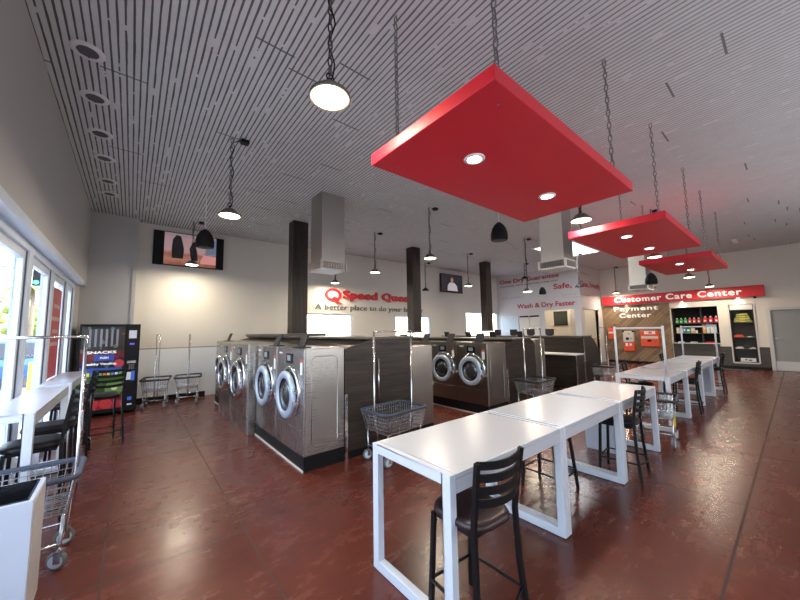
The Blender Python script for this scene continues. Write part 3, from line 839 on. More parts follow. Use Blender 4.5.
# ------------------------------------------------------------------ laundry carts
def make_cart(label, L=.70, Wd=.50, bump='bumper', rimz=.62, yellow=False, floorz=.385, rack=True):
    t = thing('laundry_cart', label, 'laundry cart', (0,0,0), 0, 'wheeled wire laundry carts')
    a, c = L/2, Wd/2; ab, cb = a*.87, c*.85
    # wire basket
    b = MB(); r = .0038
    def loop(f, z): 
        x, y = ab+(a-ab)*f, cb+(c-cb)*f
        return [(-x,-y,z),(x,-y,z),(x,y,z),(-x,y,z)]
    for k in range(6):
        f = k/5; b.tube(loop(f, floorz+(rimz-floorz)*f), r*1.2, 4, closed=True)
    nx, ny = int(L/.042), int(Wd/.042)
    for k in range(nx+1):
        u = -1+2*k/nx
        b.tube([(u*a,-c,rimz),(u*ab,-cb,floorz),(u*ab,cb,floorz),(u*a,c,rimz)], r, 4)
    for k in range(ny+1):
        u = -1+2*k/ny
        b.tube([(-a,u*c,rimz),(-ab,u*cb,floorz),(ab,u*cb,floorz),(a,u*c,rimz)], r, 4)
    b.build('basket', M['wire'], t)
    pts = [(x,y,rimz+.008) for x,y in rrect(L+.03,Wd+.03,.06,4)]
    b = MB(); b.tube(pts,.021,8,closed=True); b.build('rim_bumper', M[bump], t)
    # base frame
    b = MB(); fx, fy = a*.80, c*.80
    for sx in (-1,1):
        for sy in (-1,1): b.tube([(sx*ab*.95,sy*cb*.95,floorz),(sx*fx,sy*fy,.17),(sx*fx,sy*fy,.125)],.011,6)
    b.tube([(-fx,-fy,.17),(fx,-fy,.17),(fx,fy,.17),(-fx,fy,.17)],.011,6,closed=True)
    b.tube([(-ab*.95,-cb*.95,floorz-.01),(ab*.95,-cb*.95,floorz-.01),(ab*.95,cb*.95,floorz-.01),(-ab*.95,cb*.95,floorz-.01)],.010,6,closed=True)
    b.build('base_frame', M['wire'], t)
    if rack:
        b = MB(); H = 1.655
        for s in (-1,1): b.tube([(s*fx,0,.17),(s*ab*.98,0,floorz),(s*(a-.012),0,rimz),(s*(a-.012),0,H)],.0115,7)
        b.tube([(-a+.012,0,H-.012),(a-.012,0,H-.012)],.0115,7); b.build('hanging_rack', M['wire'], t)
    if yellow:
        b = MB(); b.box(fx-.014,fx+.014,-fy-.014,-fy+.014,.18,.36); b.build('yellow_strap', M['yellow'], t)
    for sx in (-1,1):
        for sy in (-1,1):
            cx, cy = sx*fx, sy*fy; ang = random.uniform(-.5,.5)
            R_ = Matrix.Translation((cx,cy,0)) @ Matrix.Rotation(ang,4,'Z')
            b = MB()
            b.box(-.02,.02,-.026,-.020,.05,.125,R_); b.box(-.02,.02,.020,.026,.05,.125,R_); b.box(-.022,.022,-.026,.026,.112,.13,R_)
            cst = b.build('caster', M['wire'], t)
            b = MB(); b.lathe([(.036,-.014),(.042,-.016),(.058,-.015),(.062,-.008),(.062,.008),(.058,.015),(.042,.016),(.036,.014)],(0,0,0),'y',20,cap=True)
            for v in b.bm.verts: v.co = R_ @ (v.co + Vector((-.012,0,.062)))
            w = b.build('tire', M['rubber'], cst)
            b = MB(); b.lathe([(.044,-.018),(.044,.018)],(0,0,0),'y',16)
            for v in b.bm.verts: v.co = R_ @ (v.co + Vector((-.012,0,.062)))
            b.build('wheel_hub', M['wheel'], cst)
    return t
c1 = make_cart('wire laundry cart with blue-grey rim beside the dark end panel, left of the nearest table'); c1.location = (2.75,3.50,0); c1.rotation_euler = (0,0,.08)
c0 = make_cart('wire laundry cart at the lower left, behind the white bin, rail up to eye level', L=.56, Wd=.46); c0.location = (-.55,3.66,0); c0.rotation_euler = (0,0,0)
c2 = make_cart('wire laundry cart with dark rim beside the second island', bump='bumper_dk'); c2.location = (6.33,3.46,0); c2.rotation_euler = (0,0,.0)
index()
dup(c2,(9.85,3.36,0),.1,'wire laundry cart standing at the end of the folding station')
dup(c2,(.50,9.62,0),PI/2-.15,'wire cart against the far wall, right beside the vending machine')
dup(c2,(1.13,9.62,0),PI/2-.15,'wire cart against the far wall, nearer the washers')
c3 = make_cart('low chrome wire cart without tall rail, parked between the two table rows', L=.62, bump='bumper_dk', yellow=True, rack=False); c3.location = (5.98,1.43,0); c3.rotation_euler = (0,0,.15)

# ------------------------------------------------------------------ white bins
def make_bin(label, w, d, h, liner=True):
    t = thing('waste_bin', label, 'bin', (0,0,0), 0, 'white bins')
    b = MB(); th = .022
    b.box(-w/2,w/2,-d/2,-d/2+th,0,h); b.box(-w/2,w/2,d/2-th,d/2,0,h); b.box(-w/2,-w/2+th,-d/2+th,d/2-th,0,h); b.box(w/2-th,w/2,-d/2+th,d/2-th,0,h); b.box(-w/2+th,w/2-th,-d/2+th,d/2-th,0,.02)
    b.build('bin_body', M['binw'], t, bevel=.004)
    if liner:
        b = MB(); i = th+.002
        b.prism([(-w/2+i,-d/2+i),(w/2-i,-d/2+i),(w/2-i,d/2-i),(-w/2+i,d/2-i)],'z',h-.25,h-.24)
        for x0,x1,y0,y1 in ((-w/2+i,w/2-i,-d/2+i,-d/2+i+.006),(-w/2+i,w/2-i,d/2-i-.006,d/2-i),(-w/2+i,-w/2+i+.006,-d/2+i,d/2-i),(w/2-i-.006,w/2-i,-d/2+i,d/2-i)): b.box(x0,x1,y0,y1,h-.25,h+.004)
        b.build('liner', M['bag'], t)
        b = MB(); b.box(w/2-.002,w/2+.004,-d/2+.02,d/2-.02,.02,h-.02); b.build('side_decal', M['kick'], t)
    return t
t = make_bin('white open bin with black liner at the lower left corner', .42,.42,.70); t.location = (-.61,3.115,0)
t.rotation_euler = (0,0,.02)
t = make_bin('white closed-sided bin under the third table of the near row', .30,.40,.62); t.location = (5.10,1.80,0)
t = make_bin('white bin under the last table of the far row', .34,.30,.70); t.location = (10.86,1.55,0)

# ------------------------------------------------------------------ vending machine
t = thing('vending_machine','black snack vending machine with fruit pictures and glass front in the far left corner','vending machine',(-.33,9.2,0))
VW = .96; hw = VW/2
b = MB(); b.box(-hw,hw,.02,.72,.06,1.885); b.build('cabinet', M['black'], t, bevel=.012)
b = MB(); b.box(-hw,hw,0,.02,.06,1.885); b.build('front_frame', M['black'], t, bevel=.006)
vm, nt, bs = newmat('vending_glass_graphics')
v = coords(nt); sp = N(nt,'ShaderNodeSeparateXYZ'); nt.links.new(v, sp.inputs[0])
vo = N(nt,'ShaderNodeTexVoronoi', i_Scale=9.0); nt.links.new(coords(nt,(1,1,.8)), vo.inputs['Vector'])
r = N(nt,'ShaderNodeValToRGB'); r.color_ramp.interpolation = 'LINEAR'; e = r.color_ramp.elements
e[0].position=0; e[0].color=(.30,.012,.02,1); e[1].position=1; e[1].color=(.02,.02,.02,1)
for pz, cc in ((.10,(.34,.03,.05)),(.17,(.05,.012,.012)),(.24,(.03,.06,.015)),(.38,(.05,.10,.02)),(.47,(.02,.03,.02)),(.55,(.015,.02,.05)),(.64,(.16,.02,.015)),(.72,(.03,.025,.02)),(.95,(.05,.04,.03))):
    k = e.new(pz); k.color=(*cc,1)
zz = math_(nt,'DIVIDE',math_(nt,'SUBTRACT',sp.outputs[2],.1),1.75)
zz = math_(nt,'ADD',zz,math_(nt,'MULTIPLY',math_(nt,'SUBTRACT',noise(nt,v,4,2),.5),.22))
nt.links.new(zz, r.inputs[0])
cm = mixc(nt, math_(nt,'MULTIPLY',math_(nt,'LESS_THAN',vo.outputs['Distance'],.30),.25), r.outputs[0], vo.outputs['Color'])
cm = mixc(nt,.62,cm,r.outputs[0])
nt.links.new(cm, bs.inputs['Base Color']); bs.inputs['Roughness'].default_value=.08
nt.links.new(cm, bs.inputs['Emission Color']); bs.inputs['Emission Strength'].default_value=.15
b = MB(); b.box(-hw+.03,hw-.25,-.008,0,.14,1.83); gl = b.build('glass_front', vm, t)
M['kiwi'] = plain('kiwi_green',(.12,.24,.04),.4,var=.4,nscale=20); M['kiwic'] = plain('kiwi_heart',(.62,.66,.36),.4)
b = MB(); b.lathe([(.15,-.001),(.15,0)],(.10,-.009,.56),'y',24); kw = b.build('kiwi_picture', M['kiwi'], gl)
b = MB(); b.lathe([(.05,-.001),(.05,0)],(.10,-.0105,.56),'y',16); b.build('kiwi_heart', M['kiwic'], gl)
M['straw'] = plain('strawberry_red',(.55,.03,.03),.4,var=.4,nscale=30)
for rr, cc in ((.085,(.15,-.009,1.06)),(.12,(-.25,-.009,.26)),(.10,(-.02,-.0095,.245))):
    b = MB(); b.lathe([(rr,-.001),(rr,0)],cc,'y',20); b.build('strawberry_picture', M['straw'], gl)
M['blueb'] = emis('blue_banner',(.02,.06,.30),.25)
b = MB(); b.box(-.24,.07,-.011,-.008,1.13,1.25); b.box(-.44,.2,-.0105,-.008,.90,.98); b.build('blue_banner', M['blueb'], gl)
snk = [(.60,.10,.05),(.65,.50,.08),(.08,.22,.50),(.60,.60,.58),(.10,.35,.12)]
for k in range(10):
    x = -.40+.062*k; m_ = M.setdefault('snk%d' % (k%5), emis('snack_pack_%d' % (k%5), snk[k%5], .25))
    b = MB(); b.box(x,x+.045,-.0115,-.009,.82,.895); b.build('snack_picture', m_, gl)
M['refl'] = plain('silver_coil', (.34,.34,.36), .2, metal=.6)
b = MB()
for k in range(6):
    x = -.34+k*.085; b.box(x,x+.035,-.0095,-.008,1.42,1.78)
b.build('coil_column', M['refl'], gl)
W_ = M['letter_w']
text('word_snacks','SNACKS',-.36,1.275,.46,.055,'-Y',W_,t,.004,.035,-.010)
text('word_push','PUSH',-.15,1.165,.13,.045,'-Y',W_,t,.004,.035,-.012)
text('word_healthy_vending','Healthy Vending.',-.40,1.03,.52,.06,'-Y',W_,t,.004,.035,-.010)
b = MB(); b.box(hw-.19,hw-.06,-.008,0,1.58,1.75); b.build('sticker', M['sticker'], t)
b = MB(); b.box(hw-.17,hw-.09,-.008,0,1.44,1.48); b.build('display', emis('violet_readout',(.12,.08,.55),.8), t)
b = MB(); b.box(hw-.2,hw-.05,-.01,0,1.05,1.10); b.build('coin_plate', M['chrome'], t)
b = MB()
for i in range(4):
    for j in range(3): b.box(hw-.165+.033*j,hw-.14+.033*j,-.014,-.008,.92+.028*i,.94+.028*i)
b.build('keypad', M['lampgrey'], t)
b = MB(); b.box(hw-.21,hw-.12,-.01,0,.70,.86); b.build('price_card', M['sticker'], t)
b = MB(); b.box(hw-.115,hw-.06,-.01,0,.68,.88); b.box(hw-.16,hw-.09,-.01,0,.27,.34); b.build('blue_card', emis('blue_card',(.04,.12,.5),.4), t)
b = MB(); b.box(hw-.16,hw-.08,-.01,0,.17,.20); b.build('coin_return', M['sticker'], t)
b = MB()
for x in (-hw+.06,hw-.06):
    for y in (.08,.64): b.lathe([(.03,0),(.03,.06)],(x,y,0),'z',10)
b.build('foot', M['blackmat'], t)

# ------------------------------------------------------------------ televisions
def make_tv(label, x0, x1, z0, z1, y, pic):
    t = thing('television', label, 'television', ((x0+x1)/2,y,(z0+z1)/2))
    a, c = (x1-x0)/2, (z1-z0)/2
    b = MB(); b.box(-a,a,-.10,-.04,-c,c); b.build('case', M['black'], t, bevel=.006)
    b = MB(); b.box(-.2,.2,-.04,0,-.15,.15); b.build('wall_mount', M['blackmat'], t)
    pic(t, a, c)
    return t
def tv_pic1(t, a, c):
    m, nt, bs = newmat('picture_pink_room'); v = coords(nt); sp = N(nt,'ShaderNodeSeparateXYZ'); nt.links.new(v,sp.inputs[0])
    r = N(nt,'ShaderNodeValToRGB'); e = r.color_ramp.elements; r.color_ramp.interpolation='EASE'
    e[0].position=.0; e[0].color=(.30,.10,.06,1); e[1].position=1; e[1].color=(.32,.24,.26,1)
    for p_, cc in ((.22,(.46,.20,.14)),(.34,(.34,.12,.10)),(.46,(.50,.30,.30)),(.7,(.45,.28,.30))): k=e.new(p_); k.color=(*cc,1)
    f = math_(nt,'ADD',math_(nt,'ADD',math_(nt,'DIVIDE',sp.outputs[2],2*c),.5),math_(nt,'MULTIPLY',math_(nt,'SUBTRACT',noise(nt,v,5,3),.5),.35))
    nt.links.new(f,r.inputs[0]); nt.links.new(r.outputs[0],bs.inputs['Emission Color']); bs.inputs['Emission Strength'].default_value=.8; bs.inputs['Base Color'].default_value=(.02,.02,.02,1); bs.inputs['Roughness'].default_value=.2
    b = MB(); b.box(-a*.72,a*.76,-.103,-.10,-c*.95,c*.95); s = b.build('screen', m, t)
    dk = emis('picture_dark_figure',(.012,.010,.012),.3); bl = emis('picture_blue_shelf',(.12,.15,.22),.8); pk = emis('picture_pink_bed',(.52,.22,.20),.9)
    def poly(name, pts, mt, d):
        b = MB(); b.prism([(x*a,z*c) for x,z in pts],'y',-.103-d,-.1032); b.build(name, mt, s)
    poly('dark_figure',[(-.50,-.55),(-.52,-.1),(-.50,.55),(-.40,.85),(-.28,.80),(-.22,.4),(-.18,0),(-.20,-.55)],dk,.002)
    poly('dark_figure',[(.00,-.35),(-.03,.1),(.05,.5),(.12,.55),(.16,.2),(.20,-.1),(.22,-.6),(.05,-.6)],dk,.002)
    poly('blue_shelf',[(.44,-.15),(.44,.80),(.76,.85),(.76,-.15)],bl,.001)
    poly('pink_bed',[(.30,-.55),(.38,-.2),(.76,-.25),(.76,-.75),(.30,-.75)],pk,.0015)
def tv_pic2(t, a, c):
    m, nt, bs = newmat('picture_dark_studio'); v = coords(nt)
    f = noise(nt, v, 4, 3); nt.links.new(mixc(nt,f,(.006,.006,.010),(.035,.030,.035)),bs.inputs['Emission Color']); bs.inputs['Emission Strength'].default_value=1; bs.inputs['Base Color'].default_value=(.01,.01,.01,1); bs.inputs['Roughness'].default_value=.2
    b = MB(); b.box(-a*.96,a*.96,-.103,-.10,-c*.94,c*.94); s = b.build('screen', m, t)
    sh = emis('picture_white_shirt',(.42,.40,.42),.8); sk = emis('picture_face',(.30,.17,.12),.8); hr = emis('picture_hair',(.03,.018,.012),.5)
    def poly(name, pts, mt, d):
        b = MB(); b.prism([(x*a,z*c) for x,z in pts],'y',-.103-d,-.1032); b.build(name, mt, s)
    poly('white_shirt',[(-.42,-.80),(-.40,-.25),(-.22,.08),(.22,.08),(.45,-.25),(.52,-.80)],sh,.001)
    poly('hair',[(-.15,.30),(-.15,.72),(0,.85),(.15,.72),(.16,.3)],hr,.0015)
    poly('face',[(-.11,.12),(-.12,.50),(0,.66),(.12,.50),(.11,.12),(0,.02)],sk,.002)
make_tv('large lit television high on the far-left wall showing two dark figures', .32,1.92,3.44,4.33,YB,tv_pic1)
make_tv('small-looking television between two columns showing a person in white', 10.84,12.36,3.39,4.26,YB,tv_pic2)
t = thing('display_screen','dark square screen hanging in the alcove under the mural','screen',(16.86,7.0,1.75))
t.location = (17.85-.0,8.03,2.17)
b = MB(); b.box(-.09,-.04,-.38,.38,-.38,.38); b.build('case', M['black'], t, bevel=.01)
b = MB(); b.box(-.094,-.09,-.32,.32,-.33,.33); b.build('screen', plain('dark_green_screen',(.035,.04,.032),.25), t)
b = MB(); b.box(-.04,0,-.1,.1,-.1,.1); b.build('wall_mount', M['blackmat'], t)

# ------------------------------------------------------------------ lettering
t = thing('wall_lettering','large red raised letters with a round emblem on the far wall','lettering',(0,0,0))
text('raised_words','Speed Queen',5.82,2.74,3.42,.40,'-Y',M['letter_r'],t,.06,.05,YB,1.08)
b = MB(); prev = None; n = 32; rings = []
for k in range(n):
    a = 2*PI*k/n; ca, sa = math.cos(a), math.sin(a)
    rings.append([b.bm.verts.new((5.43+.315*ca,y,2.945+.225*sa)) for y in (YB-.05,YB-.001)]+[b.bm.verts.new((5.43+.225*ca,y,2.945+.150*sa)) for y in (YB-.001,YB-.05)])
for k in range(n):
    A, B = rings[k], rings[(k+1)%n]
    for i in range(4): b._face([A[i],A[(i+1)%4],B[(i+1)%4],B[i]])
b.prism([(5.36,2.80),(5.60,2.63),(5.80,2.62),(5.62,2.72),(5.66,2.80),(5.54,2.86),(5.42,2.88)],'y',YB-.06,YB-.051)
b.build('round_emblem', M['letter_r'], t)
t = thing('wall_lettering','grey slogan letters in one line under the red letters on the far wall','lettering',(0,0,0))
text('slogan_letters','A better place to do your laundry',4.75,2.36,4.98,.25,'-Y',M['letter_g'],t,.03,.012,YB,1.08)
t = thing('wall_mural_lettering','white mural wall words in red, across the inner block','lettering',(0,0,0))
text('mural_lettering','One Dry Guarantee',10.12,3.98,3.2,.29,'-X',M['letter_rt'],t,.006,.026,XB)
text('mural_small_words','Your laundry will be ready in one drying cycle!',10.1,3.84,3.1,.11,'-X',M['letter_dk'],t,.006,.006,XB)
text('mural_lettering','Safe,',7.22,3.44,.85,.30,'-X',M['letter_rt'],t,.006,.026,XB)
text('mural_lettering','Wash & Dry Faster',9.15,2.60,2.88,.31,'-X',M['letter_rt'],t,.006,.026,XB)
text('mural_faded_words','Lavamos',6.9,4.16,.75,.14,'-X',M['letter_pale'],t,.005,0,XB)
text('mural_faded_words','with gratis',10.05,3.18,1.1,.17,'-X',M['letter_pale'],t,.005,0,XB)
text('mural_faded_words','Love y',6.85,3.10,.65,.15,'-X',M['letter_pale'],t,.005,0,XB)
b = MB(); b.box(XB-.004,XB-.001,6.08,6.85,3.04,3.055); b.build('mural_line', M['letter_pale'], t)
text('mural_lettering','Clean, Friendly',15.5,3.44,2.3,.34,'-Y',M['letter_rt'],t,.006,.018,YK)
text('mural_faded_words','nuestros',15.6,4.08,1.1,.12,'-Y',M['letter_pale'],t,.005,0,YK)
text('mural_faded_words','su lavado',15.6,3.08,1.0,.12,'-Y',M['letter_pale'],t,.005,0,YK)

t = thing('wall_sign','long red wall sign with white lit letters above the service window','sign',(0,0,0))
b = MB(); b.box(XF-.16,XF-.001,.66,5.98,2.70,3.11); b.build('sign_box', M['redsign'], t, bevel=.01)
text('sign_letters','Customer Care Center',5.45,2.79,4.22,.25,'-X',M['letter_w'],t,.03,.026,XF-.16,1.12)
t = thing('wall_lettering','white letters in two lines on the diagonal plank panel','lettering',(0,0,0))
text('payment_letters','Payment',5.52,2.40-.07,1.68,.26,'-X',M['letter_w'],t,.03,.024,XF-.05,1.15)
text('center_letters','Center',5.32,2.07,1.22,.21,'-X',M['letter_w'],t,.03,.024,XF-.05,1.15)
for y, lb in ((5.0,'left small downlight under the red wall sign'),(3.0,'middle small downlight under the red wall sign'),(1.35,'right small downlight under the red wall sign')):
    t = thing('sign_downlight', lb, 'downlight', (XF-.09,y,2.70), 0, 'downlights under the red sign')
    b = MB(); b.lathe([(.05,-.03),(.055,0)],(0,0,0),'z',16,cap=False); b.build('housing', M['letter_off'], t)
    b = MB(); b.lathe([(.046,-.028),(.0001,-.030)],(0,0,0),'z',14,cap=False); b.build('lens', M['lens2'], t)
    lamp('SPOT','sign_downlight_lamp',(XF-.09,y,2.66),14,(1,.92,.8),.04,2.2)
t = thing('security_camera','tiny dark camera under the right end of the red wall sign','camera',(XF-.08,.92,2.70))
b = MB(); b.lathe([(.04,0),(.045,-.02),(.04,-.05),(.02,-.07),(.0001,-.075)],(0,0,0),'z',14,cap=False); b.build('dome', M['black'], t)

# payment machines
def kiosk(label, y0, y1, z0, z1, kind):
    t = thing('payment_machine', label, 'payment machine', (XF-.05,(y0+y1)/2,z0))
    a = (y1-y0)/2; H = z1-z0
    if kind == 'tall':
        b = MB(); b.box(-.16,0,-a,a,H*.46,H); b.build('upper_case', M['kiosk'], t, bevel=.012)
        b = MB(); b.box(-.16,0,-a,a,0,H*.45); b.build('lower_case', M['orange'], t, bevel=.012)
        b = MB(); b.box(-.165,-.16,-.02,.10,H*.55,H*.68); b.build('card_slot', M['black'], t)
        b = MB(); b.box(-.165,-.16,-.12,-.06,H*.60,H*.66); b.build('coin_slot', M['lampgrey'], t)
        b = MB(); b.box(-.165,-.16,-.06,.02,H*.84,H*.87); b.build('screen', M['screen'], t)
        b = MB(); b.box(-.17,.0,-a-.02,-a+.06,H*.94,H+.02); b.box(-.17,.0,a-.06,a+.02,H*.94,H+.02); b.build('corner_cap', M['black'], t)
        b = MB(); b.box(-.163,-.16,.03,.13,H*.24,H*.40); b.box(-.163,-.16,-.12,-.02,H*.26,H*.38); b.build('label', M['sticker'], t)
    else:
        b = MB(); b.box(-.14,0,-a,a,0,H); b.build('case', M['orange'], t, bevel=.01)
        b = MB(); b.box(-.144,-.14,-a*.96,a*.96,H*.50,H*.66); b.build('white_band', M['kiosk'], t)
        if kind == 'wide':
            b = MB(); b.box(-.146,-.14,-.06,.08,H*.30,H*.42); b.build('card_slot', M['black'], t)
            b = MB(); b.box(-.146,-.14,-.24,-.16,H*.28,H*.36); b.build('coin_slot', M['lampgrey'], t)
            b = MB(); b.box(-.144,-.14,-.22,.18,H*.78,H*.98); b.build('screen', M['sticker'], t)
            b = MB(); b.box(-.147,-.144,-.10,.02,H*.82,H*.95); b.build('logo_mark', M['sticker_r'], t)
kiosk('small red-orange payment box with pale band, leftmost on the plank panel',5.58,5.80,1.10,1.60,'small')
kiosk('tall payment machine, beige top over red base, middle of the plank panel',4.78,5.2,.55,1.46,'tall')
kiosk('wide red-orange payment machine with pale band on the plank panel',3.88,4.52,.78,1.46,'wide')

# service window shelving with products
t = thing('display_shelf','dark shelving with bottles and boxes behind the service window','shelf',(XF+T,2.69,.92))
b = MB(); b.box(.42,.44,-.72,.73,0,1.55); b.build('back_panel', M['blackmat'], t)
b = MB(); b.box(0,.44,-.74,-.72,0,1.55); b.box(0,.44,.73,.75,0,1.55); b.box(0,.44,-.74,.75,1.55,1.57); b.box(.1,.42,-.20,-.175,.03,1.55); b.build('side_panel', M['wains'], t)
for z in (.0,.40,.82): 
    b = MB(); b.box(.0,.42,-.72,.73,z-.001 if z else 0,z+.025); b.build('shelf', M['wains'], t)
t = thing('service_counter','thin pale counter ledge of the service window','counter',(XF,2.7,.922))
b = MB(); b.box(-.14,0,-.74,.74,0,.03); b.build('counter_top', M['kick'], t, bevel=.005)
b = MB()
for y in (-.55,.55): b.box(-.12,-.022,y-.012,y+.012,-.08,0)
b.build('bracket', M['chrome'], t)
def bottle(label, col, loc, s, group):
    t = thing('detergent_bottle', label, 'bottle', loc, 0, group)
    m_ = M.setdefault('bt'+str(col), plain('bottle_plastic', col, .3))
    b = MB(); b.lathe([(.055*s,0),(.062*s,.02*s),(.062*s,.13*s),(.045*s,.18*s),(.022*s,.20*s)],(0,0,0),'z',12); b.build('bottle_body', m_, t)
    b = MB(); b.lathe([(.024*s,.20*s),(.024*s,.235*s)],(0,0,0),'z',10); b.build('cap', M['letter_off'], t)
    b = MB(); b.box(-.064*s,-.058*s,-.03*s,.03*s,.04*s,.10*s); b.build('label', M['sticker'], t)
for k in range(9):
    g = k < 3; s = .95 if k < 6 else 1.15
    bottle(('%s green bottle from the left on the top shelf' % ('first','second','third')[k]) if g else '%s red bottle from the left on the top shelf' % ('first','second','third','fourth','fifth','sixth')[k-3],
           (.04,.35,.06) if g else (.60,.03,.05), (XF+T+.14,3.28-.140*k-(.06+.025*(k-6) if k>5 else 0),.92+.846), s, 'bottles on the top shelf of the service window')
cols = [((.75,.66,.35),.11,.24,'cream'),((.70,.70,.68),.09,.20,'white'),((.10,.20,.52),.09,.22,'blue'),((.06,.38,.10),.14,.20,'green'),((.68,.50,.42),.12,.22,'pink-beige'),((.80,.72,.60),.07,.12,'short ivory'),
        ((.78,.35,.05),.10,.36,'orange'),((.55,.72,.80),.10,.37,'pale blue'),((.80,.74,.62),.10,.36,'tan'),((.45,.62,.75),.08,.35,'sky blue')]
y = 3.33
for k, (cc, w, h, nm) in enumerate(cols):
    if k == 6: y = 2.482
    t = thing('product_box','%s box on the middle shelf of the service window' % nm,'box',(XF+T+.15,y-w/2,.92+.426),0,'boxes on the middle shelf')
    m_ = plain('box_'+nm.replace(' ','_').replace('-','_'), cc, .5)
    b = MB(); b.box(-.05,.05,-w/2+.004,w/2-.004,0,h); b.build('carton', m_, t, bevel=.003)
    b = MB(); b.box(-.053,-.05,-w*.3,w*.3,h*.45,h*.75); b.build('label', M['sticker'], t)
    y -= w+.012
for nm, yy, w, m_ in (('white','3.2',.2,M['sticker']),('red','2.30',.3,M['redsign']),('pale','2.8',.22,M['kick'])):
    t = thing('leaflet_stack','%s leaflets lying on the bottom shelf of the service window' % nm,'leaflets',(XF+T+.14,float(yy),.946))
    b = MB(); b.box(-.09,.09,-w/2,w/2,0,.025); b.box(-.08,.10,-w/2+.01,w/2-.02,.025,.045); b.build('paper', m_, t)

# tall display niche right of the window
t = thing('display_niche','tall narrow dark display niche with a pale frame, left of the grey door','display niche',(XF,1.32,.25))
b = MB(); b.box(.40,.42,-.32,.32,0,2.19); b.box(.0,.42,-.32,-.30,0,2.19); b.box(.0,.42,.30,.32,0,2.19); b.box(0,.42,-.3,.3,2.17,2.19); b.box(0,.42,-.3,.3,0,.02); b.build('liner', M['wains'], t)
for z in (.48,.92,1.48):
    b = MB(); b.box(.03,.40,-.30,.30,z,z+.02); b.build('shelf', M['wains'], t)
b = MB(); b.box(-.03,0,-.36,-.32,-.03,2.19); b.box(-.03,0,.32,.36,-.03,2.19); b.box(-.03,0,-.32,.32,-.05,.0); b.build('frame', M['doorfr'], t)
b = MB(); b.box(-.008,.0,-.3,.3,1.98,2.17); b.build('header_panel', M['doorfr'], t)
M['lime'] = plain('lime_bag',(.30,.34,.10),.5,var=.35,nscale=25)
for k in range(4):
    t = thing('folded_bag','%s yellow-green folded bag of the stack in the tall niche' % ('lowest','second','third','topmost')[k],'bag',(XF+.2,1.31+.01*(k%2),1.751+.085*k),0,'yellow-green bags stacked in the niche')
    b = MB(); w = .25-.03*k
    for zf, f in ((0,.94),(.04,1.0),(.08,.92)): pass
    b.box(-.13,.13,-w,w,.0,.083); b.build('bag_body', M['lime'], t, bevel=.03, bseg=3)
    b = MB(); b.box(-.133,-.129,-.07,.07,.02,.06); b.build('tag', M['yellow'], t)
for lb, yy, zz, w, h, m_ in (('red packets on the second shelf of the tall niche',1.47,1.192,.26,.09,M['orange']),('white card on the second shelf of the tall niche',1.18,1.192,.14,.03,M['sticker']),
                          ('grey packet on the left of the third niche shelf',1.48,.752,.22,.07,M['kick']),('grey packet on the right of the third niche shelf',1.14,.752,.16,.06,M['kick'])):
    t = thing('packet', lb, 'packet', (XF+.18,yy,zz))
    b = MB(); b.box(-.08,.08,-w/2,w/2,0,h*.6); b.box(-.06,.07,-w/2+.03,w/2-.05,h*.6,h); b.build('packet_body', m_, t, bevel=.006)
t = thing('notice_box','white notice box with dark scribble at the foot of the tall niche','notice',(XF+.10,1.28,.272))
b = MB(); b.box(-.05,.05,-.20,.20,0,.13); b.build('box_body', M['sticker'], t, bevel=.004)
b = MB(); b.box(-.053,-.05,-.10,-.01,.04,.08); b.box(-.053,-.05,.02,.08,.05,.09); b.build('dark_mark', M['black'], t)
t = thing('floor_mat','small dark mat on the floor before the tall niche','mat',(17.3,1.62,0))
b = MB(); b.box(-.25,.25,-.45,.45,0.001,.012); b.build('mat', plain('blue_grey_mat',(.05,.06,.075),.9), t)

# items on the inner block wall
t = thing('wall_board','pale blue blank board on the inner block, left of the notices','board',(XB-.002,9.6,1.9))
b = MB(); b.box(-.03,0,-.46,.46,-.36,.36); b.build('board', plain('pale_blue_board',(.50,.58,.62),.4), t)
b = MB(); b.box(-.04,0,-.5,-.46,-.4,.4); b.box(-.04,0,.46,.5,-.4,.4); b.box(-.04,0,-.46,.46,.36,.4); b.box(-.04,0,-.46,.46,-.4,-.36); b.build('board_frame', M['kick'], t)
for yy, nm in ((8.78,'left'),(8.23,'right')):
    t = thing('notice_board','%s cream notice panel with a black heading strip on the inner block' % nm,'notice',(XB-.002,yy,1.75),0,'notice panels on the inner block')
    b = MB(); b.box(-.02,0,-.25,.25,-.55,.55); b.build('panel', plain('cream_notice',(.66,.62,.53),.5), t)
    b = MB(); b.box(-.026,-.02,-.24,.24,.47,.54); b.build('heading', M['black'], t)
t = thing('notice_poster','white notice low in the doorway of the inner block','notice',(17.28,6.9,0))
t.location = (17.83,6.75,0)
b = MB(); b.box(-.03,0,-.2,.2,.35,1.05); b.build('sheet', M['sticker'], t)
b = MB(); b.box(-.034,-.03,-.14,.14,.8,.95); b.build('print', M['kick'], t)

